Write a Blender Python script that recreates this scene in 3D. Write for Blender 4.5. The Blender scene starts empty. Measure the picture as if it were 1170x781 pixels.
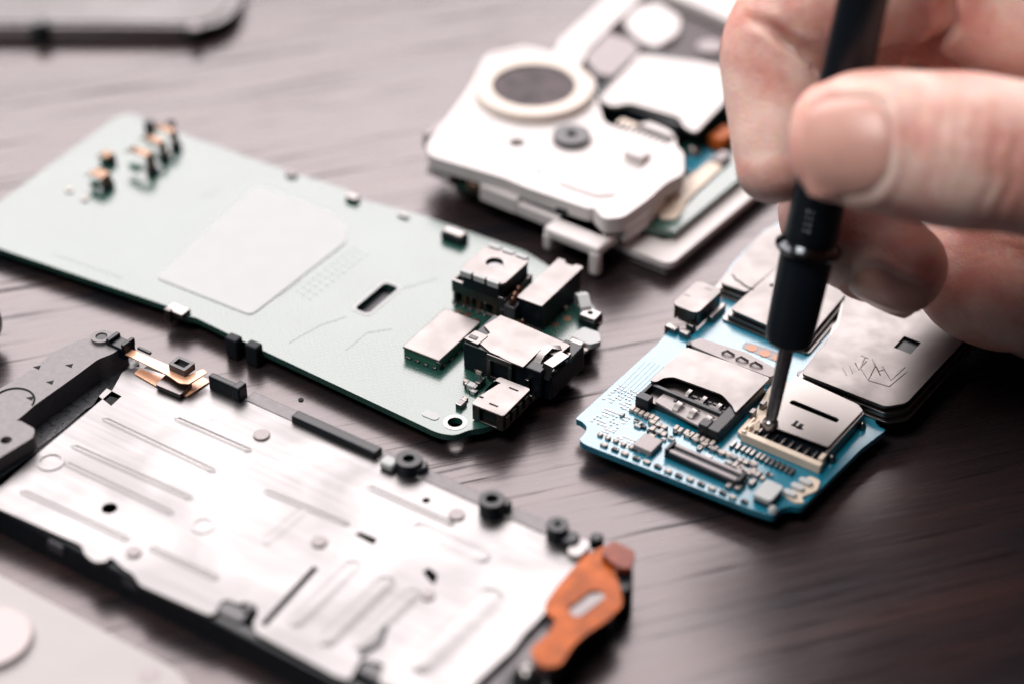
import bpy, bmesh, math, random
from math import radians, sin, cos, pi, atan2, hypot
from mathutils import Vector, Matrix
from mathutils.geometry import tessellate_polygon
from mathutils.bvhtree import BVHTree

S = 0.1                      # one Blender unit is a centimetre, every size below is in millimetres
sc = bpy.context.scene
sc.unit_settings.system = 'METRIC'
sc.unit_settings.scale_length = 0.01
COL = sc.collection

# ------------------------------------------------------------------ camera
FPX, CAM_H, CAM_D = 2400.0, 168.0, 224.0      # focal length in photo pixels, height and distance in mm
pitch = atan2(CAM_H, CAM_D)
cd = bpy.data.cameras.new('camera')
cam = bpy.data.objects.new('camera', cd); COL.objects.link(cam)
cam.location = (0, -CAM_D * S, CAM_H * S)
cam.rotation_euler = (pi / 2 - pitch, 0, 0)
cd.sensor_width = 36; cd.lens = 36 * FPX / 1170
cd.clip_start = 1; cd.clip_end = 2000
cd.dof.use_dof = True
cd.dof.focus_distance = 26.6
cd.dof.aperture_fstop = 0.088
cd.dof.aperture_blades = 0
sc.camera = cam

# ------------------------------------------------------------------ light: a wide window behind to the left, a dim room
w = bpy.data.worlds.new('World'); sc.world = w; w.use_nodes = True
w.node_tree.nodes['Background'].inputs[0].default_value = (0.30, 0.50, 0.72, 1)
w.node_tree.nodes['Background'].inputs[1].default_value = 0.045

def area_light(name, az, el, dist, sx, sy, radiance, color):
    ld = bpy.data.lights.new(name, 'AREA'); ld.shape = 'RECTANGLE'
    ld.size = sx; ld.size_y = sy; ld.energy = radiance * pi * sx * sy; ld.color = color
    o = bpy.data.objects.new(name, ld); COL.objects.link(o)
    p = Vector((sin(radians(az)) * cos(radians(el)), cos(radians(az)) * cos(radians(el)), sin(radians(el)))) * dist
    o.location = p
    o.rotation_euler = (-p).to_track_quat('-Z', 'Y').to_euler()
    return o
area_light('window_light', -15, 45, 130, 156, 98, 8.3, (1.0, 0.915, 0.91))
area_light('fill_light', -125, 64, 150, 56, 56, 17, (1.0, 0.95, 0.92))  # added soft fill that brightens the hand, no actual ceiling lamp

sc.view_settings.view_transform = 'Standard'
sc.view_settings.look = 'None'
sc.view_settings.exposure = 0
sc.view_settings.gamma = 1
sc.cycles.use_denoising = True
sc.cycles.max_bounces = 8

# ------------------------------------------------------------------ seeing where a point of the photo stands
RIGHT = Vector((1, 0, 0)); UP = Vector((0, sin(pitch), cos(pitch))); FWD = Vector((0, cos(pitch), -sin(pitch)))
CAM = Vector((0, -CAM_D, CAM_H))
def at(px, py, z=0.0):
    d = FWD + RIGHT * ((px - 585) / FPX) + UP * ((390.5 - py) / FPX)
    return CAM + d * ((z - CAM.z) / d.z)
def deep(px, py, depth):
    return CAM + (FWD + RIGHT * ((px - 585) / FPX) + UP * ((390.5 - py) / FPX)) * depth

# ------------------------------------------------------------------ materials
def mat(name, base, rough=0.5, metal=0.0, ior=1.5, noise=None, bump=None, coat=0.0, sss=None, trans=0.0, alpha=None, rvar=None):
    m = bpy.data.materials.new(name); m.use_nodes = True
    nt = m.node_tree; b = nt.nodes['Principled BSDF']
    b.inputs['Base Color'].default_value = (*base, 1)
    b.inputs['Roughness'].default_value = rough
    b.inputs['Metallic'].default_value = metal
    b.inputs['IOR'].default_value = ior
    b.inputs['Coat Weight'].default_value = coat
    b.inputs['Transmission Weight'].default_value = trans
    tc = nt.nodes.new('ShaderNodeTexCoord')
    if noise:                                   # (scale, amount): uneven colour
        n = nt.nodes.new('ShaderNodeTexNoise'); n.inputs['Scale'].default_value = noise[0]; n.inputs['Detail'].default_value = 6
        nt.links.new(tc.outputs['Object'], n.inputs['Vector'])
        mr = nt.nodes.new('ShaderNodeMapRange'); mr.inputs['From Min'].default_value = 0.3; mr.inputs['From Max'].default_value = 0.7
        mr.inputs['To Min'].default_value = 1 - noise[1]; mr.inputs['To Max'].default_value = 1 + noise[1]
        nt.links.new(n.outputs['Fac'], mr.inputs['Value'])
        mx = nt.nodes.new('ShaderNodeVectorMath'); mx.operation = 'SCALE'; mx.inputs[0].default_value = base
        nt.links.new(mr.outputs['Result'], mx.inputs['Scale']); nt.links.new(mx.outputs[0], b.inputs['Base Color'])
    if rvar:                                    # (scale, amount): smears and finger marks in the gloss
        n = nt.nodes.new('ShaderNodeTexNoise'); n.inputs['Scale'].default_value = rvar[0]; n.inputs['Detail'].default_value = 5
        nt.links.new(tc.outputs['Object'], n.inputs['Vector'])
        mr = nt.nodes.new('ShaderNodeMapRange'); mr.inputs['From Min'].default_value = 0.35; mr.inputs['From Max'].default_value = 0.65
        mr.inputs['To Min'].default_value = max(0.02, rough - rvar[1]); mr.inputs['To Max'].default_value = rough + rvar[1]
        nt.links.new(n.outputs['Fac'], mr.inputs['Value']); nt.links.new(mr.outputs['Result'], b.inputs['Roughness'])
    if bump:                                    # (scale, distance in mm)
        n = nt.nodes.new('ShaderNodeTexNoise'); n.inputs['Scale'].default_value = bump[0]; n.inputs['Detail'].default_value = 4
        nt.links.new(tc.outputs['Object'], n.inputs['Vector'])
        bp = nt.nodes.new('ShaderNodeBump'); bp.inputs['Strength'].default_value = 1; bp.inputs['Distance'].default_value = bump[1] * S
        nt.links.new(n.outputs['Fac'], bp.inputs['Height']); nt.links.new(bp.outputs[0], b.inputs['Normal'])
    if sss:
        b.inputs['Subsurface Weight'].default_value = sss[0]
        b.inputs['Subsurface Radius'].default_value = (1, 0.35, 0.2)
        b.inputs['Subsurface Scale'].default_value = sss[1] * S
    return m

def pcb_mat(name, base, dark, ior, tracescale):
    """glossy solder mask over copper traces: the traces show as a faint relief and a slightly lighter tone"""
    m = bpy.data.materials.new(name); m.use_nodes = True; nt = m.node_tree; b = nt.nodes['Principled BSDF']
    tc = nt.nodes.new('ShaderNodeTexCoord')
    v = nt.nodes.new('ShaderNodeTexVoronoi'); v.distance = 'MANHATTAN'; v.inputs['Scale'].default_value = tracescale
    v.feature = 'F1'
    wv = nt.nodes.new('ShaderNodeTexBrick'); wv.inputs['Scale'].default_value = tracescale * 0.55
    wv.inputs['Mortar Size'].default_value = 0.05; wv.inputs['Color1'].default_value = (0, 0, 0, 1); wv.inputs['Color2'].default_value = (0.25, 0.25, 0.25, 1)
    wv.inputs['Mortar'].default_value = (1, 1, 1, 1)
    nz = nt.nodes.new('ShaderNodeTexNoise'); nz.inputs['Scale'].default_value = 0.9; nz.inputs['Detail'].default_value = 2
    nt.links.new(tc.outputs['Object'], v.inputs['Vector']); nt.links.new(tc.outputs['Object'], wv.inputs['Vector']); nt.links.new(tc.outputs['Object'], nz.inputs['Vector'])
    mul = nt.nodes.new('ShaderNodeMath'); mul.operation = 'MULTIPLY'
    nt.links.new(wv.outputs['Fac'], mul.inputs[0]); nt.links.new(nz.outputs['Fac'], mul.inputs[1])
    mx = nt.nodes.new('ShaderNodeMix'); mx.data_type = 'RGBA'
    mx.inputs[6].default_value = (*base, 1); mx.inputs[7].default_value = (*dark, 1)
    nt.links.new(mul.outputs[0], mx.inputs[0]); nt.links.new(mx.outputs[2], b.inputs['Base Color'])
    bp = nt.nodes.new('ShaderNodeBump'); bp.inputs['Distance'].default_value = 0.01 * S; bp.inputs['Strength'].default_value = 0.6
    nt.links.new(mul.outputs[0], bp.inputs['Height']); nt.links.new(bp.outputs[0], b.inputs['Normal'])
    b.inputs['Roughness'].default_value = 0.22; b.inputs['IOR'].default_value = ior
    return m

def wood_mat():
    m = bpy.data.materials.new('dark_wood'); m.use_nodes = True; nt = m.node_tree; b = nt.nodes['Principled BSDF']
    tc = nt.nodes.new('ShaderNodeTexCoord')
    def mapped(ang, sx, sy):
        r = nt.nodes.new('ShaderNodeMapping'); r.inputs['Rotation'].default_value = (0, 0, radians(-ang))
        s = nt.nodes.new('ShaderNodeMapping'); s.inputs['Scale'].default_value = (sx, sy, 1)
        nt.links.new(tc.outputs['Object'], r.inputs['Vector']); nt.links.new(r.outputs[0], s.inputs['Vector']); return s
    warp = nt.nodes.new('ShaderNodeTexNoise'); warp.inputs['Scale'].default_value = 0.12; warp.inputs['Detail'].default_value = 1
    nt.links.new(tc.outputs['Object'], warp.inputs['Vector'])
    def noise(mp, scale, detail, rough=0.6, dist=0.0):
        n = nt.nodes.new('ShaderNodeTexNoise'); n.inputs['Scale'].default_value = scale; n.inputs['Detail'].default_value = detail
        n.inputs['Roughness'].default_value = rough; n.inputs['Distortion'].default_value = dist
        nt.links.new(mp.outputs[0], n.inputs['Vector']); return n
    def ramp(src, lo, hi, a=0.0, c=1.0):
        r = nt.nodes.new('ShaderNodeMapRange'); r.inputs['From Min'].default_value = lo; r.inputs['From Max'].default_value = hi
        r.inputs['To Min'].default_value = a; r.inputs['To Max'].default_value = c
        nt.links.new(src, r.inputs['Value']); return r.outputs['Result']
    broad = noise(mapped(17, 0.07, 2.2), 1.0, 6, 0.65, 0.3)
    pores = noise(mapped(18, 0.28, 9.0), 1.0, 4, 0.6, 0.2)
    fine = noise(mapped(17, 0.8, 16.0), 1.0, 4, 0.6)
    pore = ramp(pores.outputs['Fac'], 0.30, 0.42)
    mx = nt.nodes.new('ShaderNodeMix'); mx.data_type = 'RGBA'
    mx.inputs[6].default_value = (0.010, 0.010, 0.013, 1); mx.inputs[7].default_value = (0.030, 0.018, 0.017, 1)
    nt.links.new(ramp(broad.outputs['Fac'], 0.35, 0.68), mx.inputs[0])
    m2 = nt.nodes.new('ShaderNodeMix'); m2.data_type = 'RGBA'; m2.inputs[6].default_value = (0.006, 0.006, 0.008, 1)
    nt.links.new(pore, m2.inputs[0]); nt.links.new(mx.outputs[2], m2.inputs[7]); nt.links.new(m2.outputs[2], b.inputs['Base Color'])
    add = nt.nodes.new('ShaderNodeMath'); add.operation = 'ADD'
    nt.links.new(ramp(fine.outputs['Fac'], 0.3, 0.7, 0, 0.35), add.inputs[0]); nt.links.new(pore, add.inputs[1])
    bp = nt.nodes.new('ShaderNodeBump'); bp.inputs['Distance'].default_value = 0.012 * S; bp.inputs['Strength'].default_value = 0.8
    nt.links.new(add.outputs[0], bp.inputs['Height']); nt.links.new(bp.outputs[0], b.inputs['Normal'])
    nt.links.new(ramp(fine.outputs['Fac'], 0.3, 0.7, 0.23, 0.30), b.inputs['Roughness'])
    b.inputs['IOR'].default_value = 1.60
    b.inputs['Specular Tint'].default_value = (1.0, 0.90, 0.91, 1)
    nt.links.new(ramp(pores.outputs['Fac'], 0.32, 0.43, 0.05, 0.52), b.inputs['Specular IOR Level'])
    return m

M = {}
M['wood'] = wood_mat()
M['green'] = pcb_mat('green_solder_mask', (0.014, 0.066, 0.052), (0.009, 0.047, 0.037), 1.76, 9)
M['green_edge'] = mat('green_board_edge', (0.02, 0.12, 0.08), 0.5)
M['blue'] = pcb_mat('blue_solder_mask', (0.0, 0.155, 0.235), (0.0, 0.10, 0.16), 1.9, 16)
M['shield'] = mat('nickel_shield', (0.17, 0.16, 0.156), 0.40, 1.0, bump=(3, 0.004), rvar=(3, 0.05))
M['bright'] = mat('bright_tin', (0.19, 0.18, 0.175), 0.28, 1.0, bump=(14, 0.008))
M['greymetal'] = mat('grey_steel', (0.12, 0.11, 0.11), 0.35, 1.0, noise=(5, 0.1))
M['steel'] = mat('dark_steel_shaft', (0.26, 0.255, 0.26), 0.34, 1.0, noise=(20, 0.15))
M['alu'] = mat('brushed_aluminium', (0.178, 0.175, 0.175), 0.40, 1.0)
def brushed(m, lo, hi, lo2, hi2):
    """fine brushing along the part's length and a few wide smears"""
    nt = m.node_tree; b = nt.nodes['Principled BSDF']; tc = nt.nodes['Texture Coordinate']
    mp = nt.nodes.new('ShaderNodeMapping'); mp.inputs['Scale'].default_value = (.5, 22, 1); nt.links.new(tc.outputs['Object'], mp.inputs['Vector'])
    n1 = nt.nodes.new('ShaderNodeTexNoise'); n1.inputs['Scale'].default_value = 1; n1.inputs['Detail'].default_value = 4; nt.links.new(mp.outputs[0], n1.inputs['Vector'])
    n2 = nt.nodes.new('ShaderNodeTexNoise'); n2.inputs['Scale'].default_value = .7; n2.inputs['Detail'].default_value = 3; n2.inputs['Distortion'].default_value = .6; nt.links.new(tc.outputs['Object'], n2.inputs['Vector'])
    a = nt.nodes.new('ShaderNodeMapRange'); a.inputs['From Min'].default_value = .3; a.inputs['From Max'].default_value = .7; a.inputs['To Min'].default_value = lo; a.inputs['To Max'].default_value = hi
    c = nt.nodes.new('ShaderNodeMapRange'); c.inputs['From Min'].default_value = .38; c.inputs['From Max'].default_value = .62; c.inputs['To Min'].default_value = lo2; c.inputs['To Max'].default_value = hi2
    nt.links.new(n1.outputs['Fac'], a.inputs['Value']); nt.links.new(n2.outputs['Fac'], c.inputs['Value'])
    ad = nt.nodes.new('ShaderNodeMath'); ad.operation = 'ADD'; nt.links.new(a.outputs[0], ad.inputs[0]); nt.links.new(c.outputs[0], ad.inputs[1]); nt.links.new(ad.outputs[0], b.inputs['Roughness'])
    bp = nt.nodes.new('ShaderNodeBump'); bp.inputs['Distance'].default_value = .004 * S; nt.links.new(n1.outputs['Fac'], bp.inputs['Height']); nt.links.new(bp.outputs[0], b.inputs['Normal'])
brushed(M['alu'], .30, .38, .0, .14)
M['black'] = mat('black_plastic', (0.003, 0.006, 0.010), 0.38, ior=1.4, noise=(30, 0.2), bump=(60, 0.01))
M['matteblack'] = mat('matte_black_plastic', (0.004, 0.007, 0.011), 0.6, ior=1.35, bump=(80, 0.015))
M['charcoal'] = mat('charcoal_plastic', (0.045, 0.045, 0.052), 0.42, noise=(25, 0.15), bump=(60, 0.02))
M['greyframe'] = mat('grey_frame_plastic', (0.15, 0.138, 0.145), 0.5, noise=(14, 0.12), bump=(60, 0.02))
M['hole'] = mat('hollow_shade', (0.002, 0.004, 0.007), 0.9)  # near-black colour stands in for the shade inside holes and grooves
M['white'] = mat('white_plastic', (0.60, 0.57, 0.565), 0.6, noise=(2, 0.04), rvar=(4, 0.08))
M['cream'] = mat('cream_plastic', (0.62, 0.52, 0.42), 0.5, noise=(6, 0.06))
M['sticker'] = mat('white_label_paper', (0.42, 0.435, 0.44), 0.75, noise=(3, 0.02))
M['print'] = mat('white_board_print', (0.7, 0.75, 0.72), 0.5)
M['gold'] = mat('gold_contact', (0.21, 0.135, 0.095), 0.42, 1.0, noise=(20, 0.1))
M['copper'] = mat('copper_pad', (0.19, 0.105, 0.075), 0.42, 1.0)
M['flex'] = mat('copper_flex', (0.70, 0.38, 0.24), 0.35, 0.25, noise=(6, 0.1), coat=0.3)
M['amber'] = mat('amber_flex', (0.36, 0.080, 0.012), 0.35, 0.0, ior=1.22, noise=(5, 0.35), coat=0.0, bump=(8, 0.1))
M['ceramic'] = mat('tan_ceramic', (0.46, 0.40, 0.36), 0.5)
M['chip'] = mat('grey_chip', (0.27, 0.24, 0.24), 0.45, noise=(30, 0.1))
M['foam'] = mat('grey_foam', (0.38, 0.34, 0.35), 0.85, noise=(12, 0.08))
M['mesh'] = mat('speaker_mesh', (0.05, 0.036, 0.04), 0.7, noise=(5, 0.6), bump=(50, 0.05))
M['ring'] = mat('ivory_gasket', (0.62, 0.55, 0.49), 0.6)
M['glasspanel'] = mat('smoky_glass', (0.06, 0.05, 0.052), 0.22, ior=1.52, rvar=(1.0, 0.05))
M['print_dark'] = mat('handle_print', (0.22, 0.25, 0.28), 0.5)

# ------------------------------------------------------------------ mesh building
class MB:
    def __init__(self): self.v = []; self.f = []; self.p = []
    def add(self, vs, fs):
        o = len(self.v); self.p.append((o, len(self.f))); self.v += [tuple(p) for p in vs]; self.f += [[i + o for i in f] for f in fs]; return self
    def box(self, x0, x1, y0, y1, z0, z1):
        return self.add([(x0, y0, z0), (x1, y0, z0), (x1, y1, z0), (x0, y1, z0), (x0, y0, z1), (x1, y0, z1), (x1, y1, z1), (x0, y1, z1)],
                        [(0, 3, 2, 1), (4, 5, 6, 7), (0, 1, 5, 4), (1, 2, 6, 5), (2, 3, 7, 6), (3, 0, 4, 7)])
    def obox(self, cx, cy, lx, ly, ang, z0, z1):
        c, s = cos(ang), sin(ang); q = []
        for z in (z0, z1):
            for a, b in ((-1, -1), (1, -1), (1, 1), (-1, 1)):
                x, y = a * lx / 2, b * ly / 2; q.append((cx + x * c - y * s, cy + x * s + y * c, z))
        return self.add(q, [(0, 3, 2, 1), (4, 5, 6, 7), (0, 1, 5, 4), (1, 2, 6, 5), (2, 3, 7, 6), (3, 0, 4, 7)])
    def prism(self, outer, z0, z1, holes=()):
        loops = [ccw(outer)] + [ccw(h)[::-1] for h in holes]
        flat = [p for l in loops for p in l]; n = len(flat)
        tris = tessellate_polygon([[Vector((p[0], p[1], 0)) for p in l] for l in loops])
        vs = [(p[0], p[1], z0) for p in flat] + [(p[0], p[1], z1) for p in flat]; fs = []
        for t in tris:
            a, b, c = [flat[i] for i in t]
            if (b[0] - a[0]) * (c[1] - a[1]) - (b[1] - a[1]) * (c[0] - a[0]) < 0: t = t[::-1]
            fs.append([i + n for i in t]); fs.append([i for i in t][::-1])
        k = 0
        for l in loops:
            m = len(l)
            for i in range(m):
                j = (i + 1) % m; fs.append((k + i, k + j, k + j + n, k + i + n))
            k += m
        return self.add(vs, fs)
    def cyl(self, x, y, r, z0, z1, n=28, r2=None):
        r2 = r if r2 is None else r2
        vs = [(x + r * cos(2 * pi * i / n), y + r * sin(2 * pi * i / n), z0) for i in range(n)] + [(x + r2 * cos(2 * pi * i / n), y + r2 * sin(2 * pi * i / n), z1) for i in range(n)]
        return self.add(vs, [tuple(range(n))[::-1], tuple(range(n, 2 * n))] + [(i, (i + 1) % n, (i + 1) % n + n, i + n) for i in range(n)])
    def ring(self, x, y, r, ri, z0, z1, n=32):
        return self.prism(circle(x, y, r, n), z0, z1, [circle(x, y, ri, n)])
    def dome(self, x, y, z, r, h, n=14, k=5):
        vs = []; fs = []
        for j in range(k):
            a = j / k * pi / 2
            vs += [(x + r * cos(a) * cos(2 * pi * i / n), y + r * cos(a) * sin(2 * pi * i / n), z + h * sin(a)) for i in range(n)]
        vs.append((x, y, z + h)); fs.append(tuple(range(n))[::-1])
        for j in range(k - 1):
            fs += [(j * n + i, j * n + (i + 1) % n, (j + 1) * n + (i + 1) % n, (j + 1) * n + i) for i in range(n)]
        fs += [((k - 1) * n + i, (k - 1) * n + (i + 1) % n, k * n) for i in range(n)]
        return self.add(vs, fs)
    def lathe(self, p, axis, prof, n=40):
        """prof: (distance along the axis, radius)"""
        axis = axis.normalized(); a = axis.orthogonal().normalized(); b = axis.cross(a); vs = []; fs = []
        for t, r in prof:
            vs += [p + axis * t + (a * cos(2 * pi * i / n) + b * sin(2 * pi * i / n)) * r for i in range(n)]
        for j in range(len(prof) - 1):
            fs += [(j * n + i, j * n + (i + 1) % n, (j + 1) * n + (i + 1) % n, (j + 1) * n + i) for i in range(n)]
        fs.append(tuple(range(n))[::-1]); m = (len(prof) - 1) * n; fs.append(tuple(range(m, m + n)))
        return self.add(vs, fs)
    def tube(self, pts, r, n=8):
        pts = [Vector(p) for p in pts]; vs = []; fs = []
        for i, p in enumerate(pts):
            t = (pts[min(i + 1, len(pts) - 1)] - pts[max(i - 1, 0)]).normalized()
            a = t.cross(Vector((0, 0, 1))); a = a.normalized() if a.length > 1e-3 else Vector((1, 0, 0)); b = t.cross(a)
            vs += [p + (a * cos(2 * pi * k / n) + b * sin(2 * pi * k / n)) * r for k in range(n)]
        for j in range(len(pts) - 1):
            fs += [(j * n + i, j * n + (i + 1) % n, (j + 1) * n + (i + 1) % n, (j + 1) * n + i) for i in range(n)]
        fs.append(tuple(range(n))); m = (len(pts) - 1) * n; fs.append(tuple(range(m, m + n))[::-1])
        return self.add(vs, fs)
    def strip(self, pts, width, thick, ang=None):
        """a bent ribbon: pts are (x, y, z) along its run, width is measured across it in the plane of the board"""
        pts = [Vector(p) for p in pts]; vs = []; fs = []
        for i, p in enumerate(pts):
            t = pts[min(i + 1, len(pts) - 1)] - pts[max(i - 1, 0)]; s = Vector((-t.y, t.x, 0)).normalized() * width / 2 if ang is None else Vector((-sin(ang), cos(ang), 0)) * width / 2
            n = t.normalized().cross(s.normalized()) * thick / 2
            vs += [p - s - n, p + s - n, p + s + n, p - s + n]
        for j in range(len(pts) - 1):
            fs += [(4 * j + i, 4 * j + (i + 1) % 4, 4 * j + 4 + (i + 1) % 4, 4 * j + 4 + i) for i in range(4)]
        m = 4 * (len(pts) - 1); fs += [(0, 3, 2, 1), (m, m + 1, m + 2, m + 3)]
        return self.add(vs, fs)
    def each(self, name, *a, **k):
        """every separate piece becomes an object of its own"""
        ends = self.p[1:] + [(len(self.v), len(self.f))]; out = []
        for (v0, f0), (v1, f1) in zip(self.p, ends):
            mb = MB(); mb.add(self.v[v0:v1], [[i - v0 for i in f] for f in self.f[f0:f1]]); out.append(mb.build(name, *a, **k))
        return out
    def build(self, name, material, parent=None, bevel=0.0, seg=2, smooth=40):
        me = bpy.data.meshes.new(name)
        me.from_pydata([(x * S, y * S, z * S) for x, y, z in self.v], [], self.f)
        bm = bmesh.new(); bm.from_mesh(me); bmesh.ops.recalc_face_normals(bm, faces=bm.faces)
        for f in bm.faces: f.smooth = True
        bm.to_mesh(me); bm.free()
        me.set_sharp_from_angle(angle=radians(smooth))
        me.materials.append(material)
        o = bpy.data.objects.new(name, me); COL.objects.link(o)
        if parent: o.parent = parent
        if bevel:
            b = o.modifiers.new('edge', 'BEVEL'); b.width = bevel * S; b.segments = seg; b.limit_method = 'ANGLE'; b.angle_limit = radians(38)
        return o

def ccw(p):
    a = sum(p[i][0] * p[(i + 1) % len(p)][1] - p[(i + 1) % len(p)][0] * p[i][1] for i in range(len(p)))
    return [tuple(q[:2]) for q in (p if a > 0 else p[::-1])]
def circle(x, y, r, n=28, a0=0, a1=2 * pi): return [(x + r * cos(a0 + (a1 - a0) * i / n), y + r * sin(a0 + (a1 - a0) * i / n)) for i in range(n)]
def rrect(x0, x1, y0, y1, r, n=5):
    out = []
    for cx, cy, a in ((x1 - r, y1 - r, 0), (x0 + r, y1 - r, pi / 2), (x0 + r, y0 + r, pi), (x1 - r, y0 + r, 3 * pi / 2)):
        out += [(cx + r * cos(a + pi / 2 * i / n), cy + r * sin(a + pi / 2 * i / n)) for i in range(n + 1)]
    return out
def soften(poly, r=0.5, n=3):
    """round the corners of a polygon"""
    out = []; m = len(poly); P = [Vector(p[:2]) for p in poly]
    for i in range(m):
        a, b, c = P[i - 1], P[i], P[(i + 1) % m]
        d1 = min(r, (a - b).length * 0.45); d2 = min(r, (c - b).length * 0.45)
        p, q = b + (a - b).normalized() * d1, b + (c - b).normalized() * d2
        for k in range(n + 1):
            t = k / n; out.append(tuple(p * (1 - t) ** 2 + b * 2 * t * (1 - t) + q * t * t))
    return out

def tag(o, label=None, cat=None, group=None, kind=None):
    if label: o['label'] = label
    if cat: o['category'] = cat
    if group: o['group'] = group
    if kind: o['kind'] = kind
    return o

class Frame:
    """a thing's own axes: x runs down its long side to the right, y away from it"""
    def __init__(self, name, label, cat, px, py, z, ang, group=None):
        p = at(px, py, z); self.o = Vector((p.x, p.y)); self.a = radians(ang)
        e = bpy.data.objects.new(name, None); COL.objects.link(e); e.empty_display_size = 1
        e.location = (p.x * S, p.y * S, 0); e.rotation_euler = (0, 0, self.a); tag(e, label, cat, group); self.e = e
    def __call__(self, px, py, z):
        p = at(px, py, z); d = Vector((p.x, p.y)) - self.o; c, s = cos(self.a), sin(self.a)
        return (d.x * c + d.y * s, -d.x * s + d.y * c)
    def poly(self, pts, z): return [self(x, y, z) for x, y in pts]
    def bb(self, pts, z):
        q = self.poly(pts, z); return min(p[0] for p in q), max(p[0] for p in q), min(p[1] for p in q), max(p[1] for p in q)

def part_copy(o, x, y, z=0, rz=0.0, parent=None):
    c = o.copy(); COL.objects.link(c); c.parent = parent or o.parent; c.location = (x * S, y * S, z * S); c.rotation_euler = (0, 0, rz); return c

# ------------------------------------------------------------------ the table
tb = MB().box(-900, 900, -600, 900, -25, 0).build('table', M['wood'])
tag(tb, 'dark brown wooden table top with fine grain under the phone parts', 'table', kind='structure')

# ================================================================== GREEN BOARD
G = Frame('phone_board', 'long green circuit board with white label, camera module and black headphone jack at its end', 'circuit board', 0, 287, 2.4, -32.2)
ge = G.e; ZB = 2.4
out = [(-50, 267), (192, 350), (197, 355), (212, 362), (222, 362), (262, 382), (500, 494), (520, 497), (537, 490), (550, 489), (566, 484), (612, 450), (640, 415), (678, 392), (687, 362), (668, 338), (655, 322), (600, 287), (528, 262), (480, 245), (405, 226), (398, 217), (330, 196), (170, 140), (150, 129), (132, 134)]
slot = rrect(*G.bb([(408, 353), (421, 359), (453, 328), (440, 323)], ZB), 0.7)
hx, hy = G(520, 482, ZB)
MB().prism(soften(G.poly(out, ZB), 0.9), ZB - 0.9, ZB, [slot, circle(hx, hy, 0.95, 20)]).build('board', M['green'], ge, 0.06)
# the metal can under the board that it rests on
x0, x1, y0, y1 = G.bb([(-30, 270), (470, 470), (590, 400), (150, 150)], ZB)
MB().prism(rrect(x0 + 3, x1 - 6, y0 + 4.5, y1 - 6, 2), 0.0, ZB - 0.92).build('underside_can', M['black'], ge, 0.2)
# label
lab = G.poly([(178, 318), (287, 361), (396, 277), (396, 258), (384, 246), (293, 212)], ZB)
MB().prism(soften(lab, 1.1, 5), ZB + 0.01, ZB + 0.12).build('label_sticker', M['sticker'], ge, 0.03)
m = MB()                                       # faint unreadable print beside the label
random.seed(3)
for row in range(3):
    for k in range(11):
        px, py = 340 + k * 6.4 + row * 7, 333 - k * 4.9 + row * 4
        x, y = G(px, py, ZB); m.box(x - 0.22, x + 0.22, y - 0.12 - 0.14 * random.random(), y + 0.2, ZB + 0.005, ZB + 0.03)
m.build('printed_marks', mat('faint_print', (.10, .17, .15), .3, ior=1.6), ge)['kind'] = 'stuff'
m = MB()
for pts in ([(330, 392), (365, 372), (395, 362)], [(395, 400), (420, 380), (447, 376)], [(230, 226), (244, 221), (252, 215)], [(318, 340), (345, 320)], [(60, 290), (140, 318)], [(460, 330), (500, 318)]):
    q = [(*G(a, b, ZB), ZB) for a, b in pts]; m.tube(q, 0.04, 6)
m.each('printed_line', M['green'], ge)
# hole rims
m = MB(); m.ring(hx, hy, 1.5, 0.97, ZB + 0.004, ZB + 0.05); m.build('hole_ring', M['bright'], ge)
m = MB(); bx = G.bb([(408, 353), (421, 359), (453, 328), (440, 323)], ZB)
m.prism(rrect(bx[0] - 0.5, bx[1] + 0.5, bx[2] - 0.5, bx[3] + 0.5, 0.9), ZB + 0.004, ZB + 0.04, [rrect(*bx, 0.7)]); m.build('slot_rim', M['sticker'], ge)
# gold spring contacts at the far corner
def spring(px, py, L, W, zt):
    x, y = G(px, py, zt); L *= 1.25
    m = MB(); m.strip([(x + L * .5, y, ZB + .2), (x + L * .45, y, ZB + 1.2), (x + L * .35, y, zt - .1), (x, y, zt), (x - L * .4, y, zt - .15), (x - L * .55, y, zt - .7)], W, 0.22, 0)
    m.build('spring_contact', M['gold'], ge)
    MB().box(x - L * .5, x - L * .1, y - W * .3, y + W * .3, ZB, ZB + .5).build('contact_reflection', M['green_edge'], ge, .08)  # green block stands in for the board's reflection under the spring
    MB().box(x + L * .3, x + L * .6, y - W * .5, y + W * .5, ZB, ZB + 1.0).build('contact_base', M['black'], ge, 0.08)
for a in ((188, 147, 3.4, 1.3, 5.4), (175, 159, 3.4, 1.3, 5.4), (160, 173, 3.6, 1.4, 5.6)): spring(*a)
for a in ((113, 198, 2.6, 1.9, 4.6), (121, 176, 1.6, 1.6, 3.9)): spring(*a)
m = MB()
for px, py in ((79, 218), (97, 228)): m.cyl(*G(px, py, ZB), 0.55, ZB, ZB + 0.25, 14)
m.each('test_point', M['ceramic'], ge)
x, y = G(170, 138, ZB + 2); MB().box(x - .6, x + .6, y - .6, y + .6, ZB, ZB + 2).build('coil', M['charcoal'], ge, .1)
x, y = G(195, 139, ZB + 1); MB().box(x - .5, x + .5, y - .5, y + .5, ZB, ZB + 1.2).build('coil', M['charcoal'], ge, .1)
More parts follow.
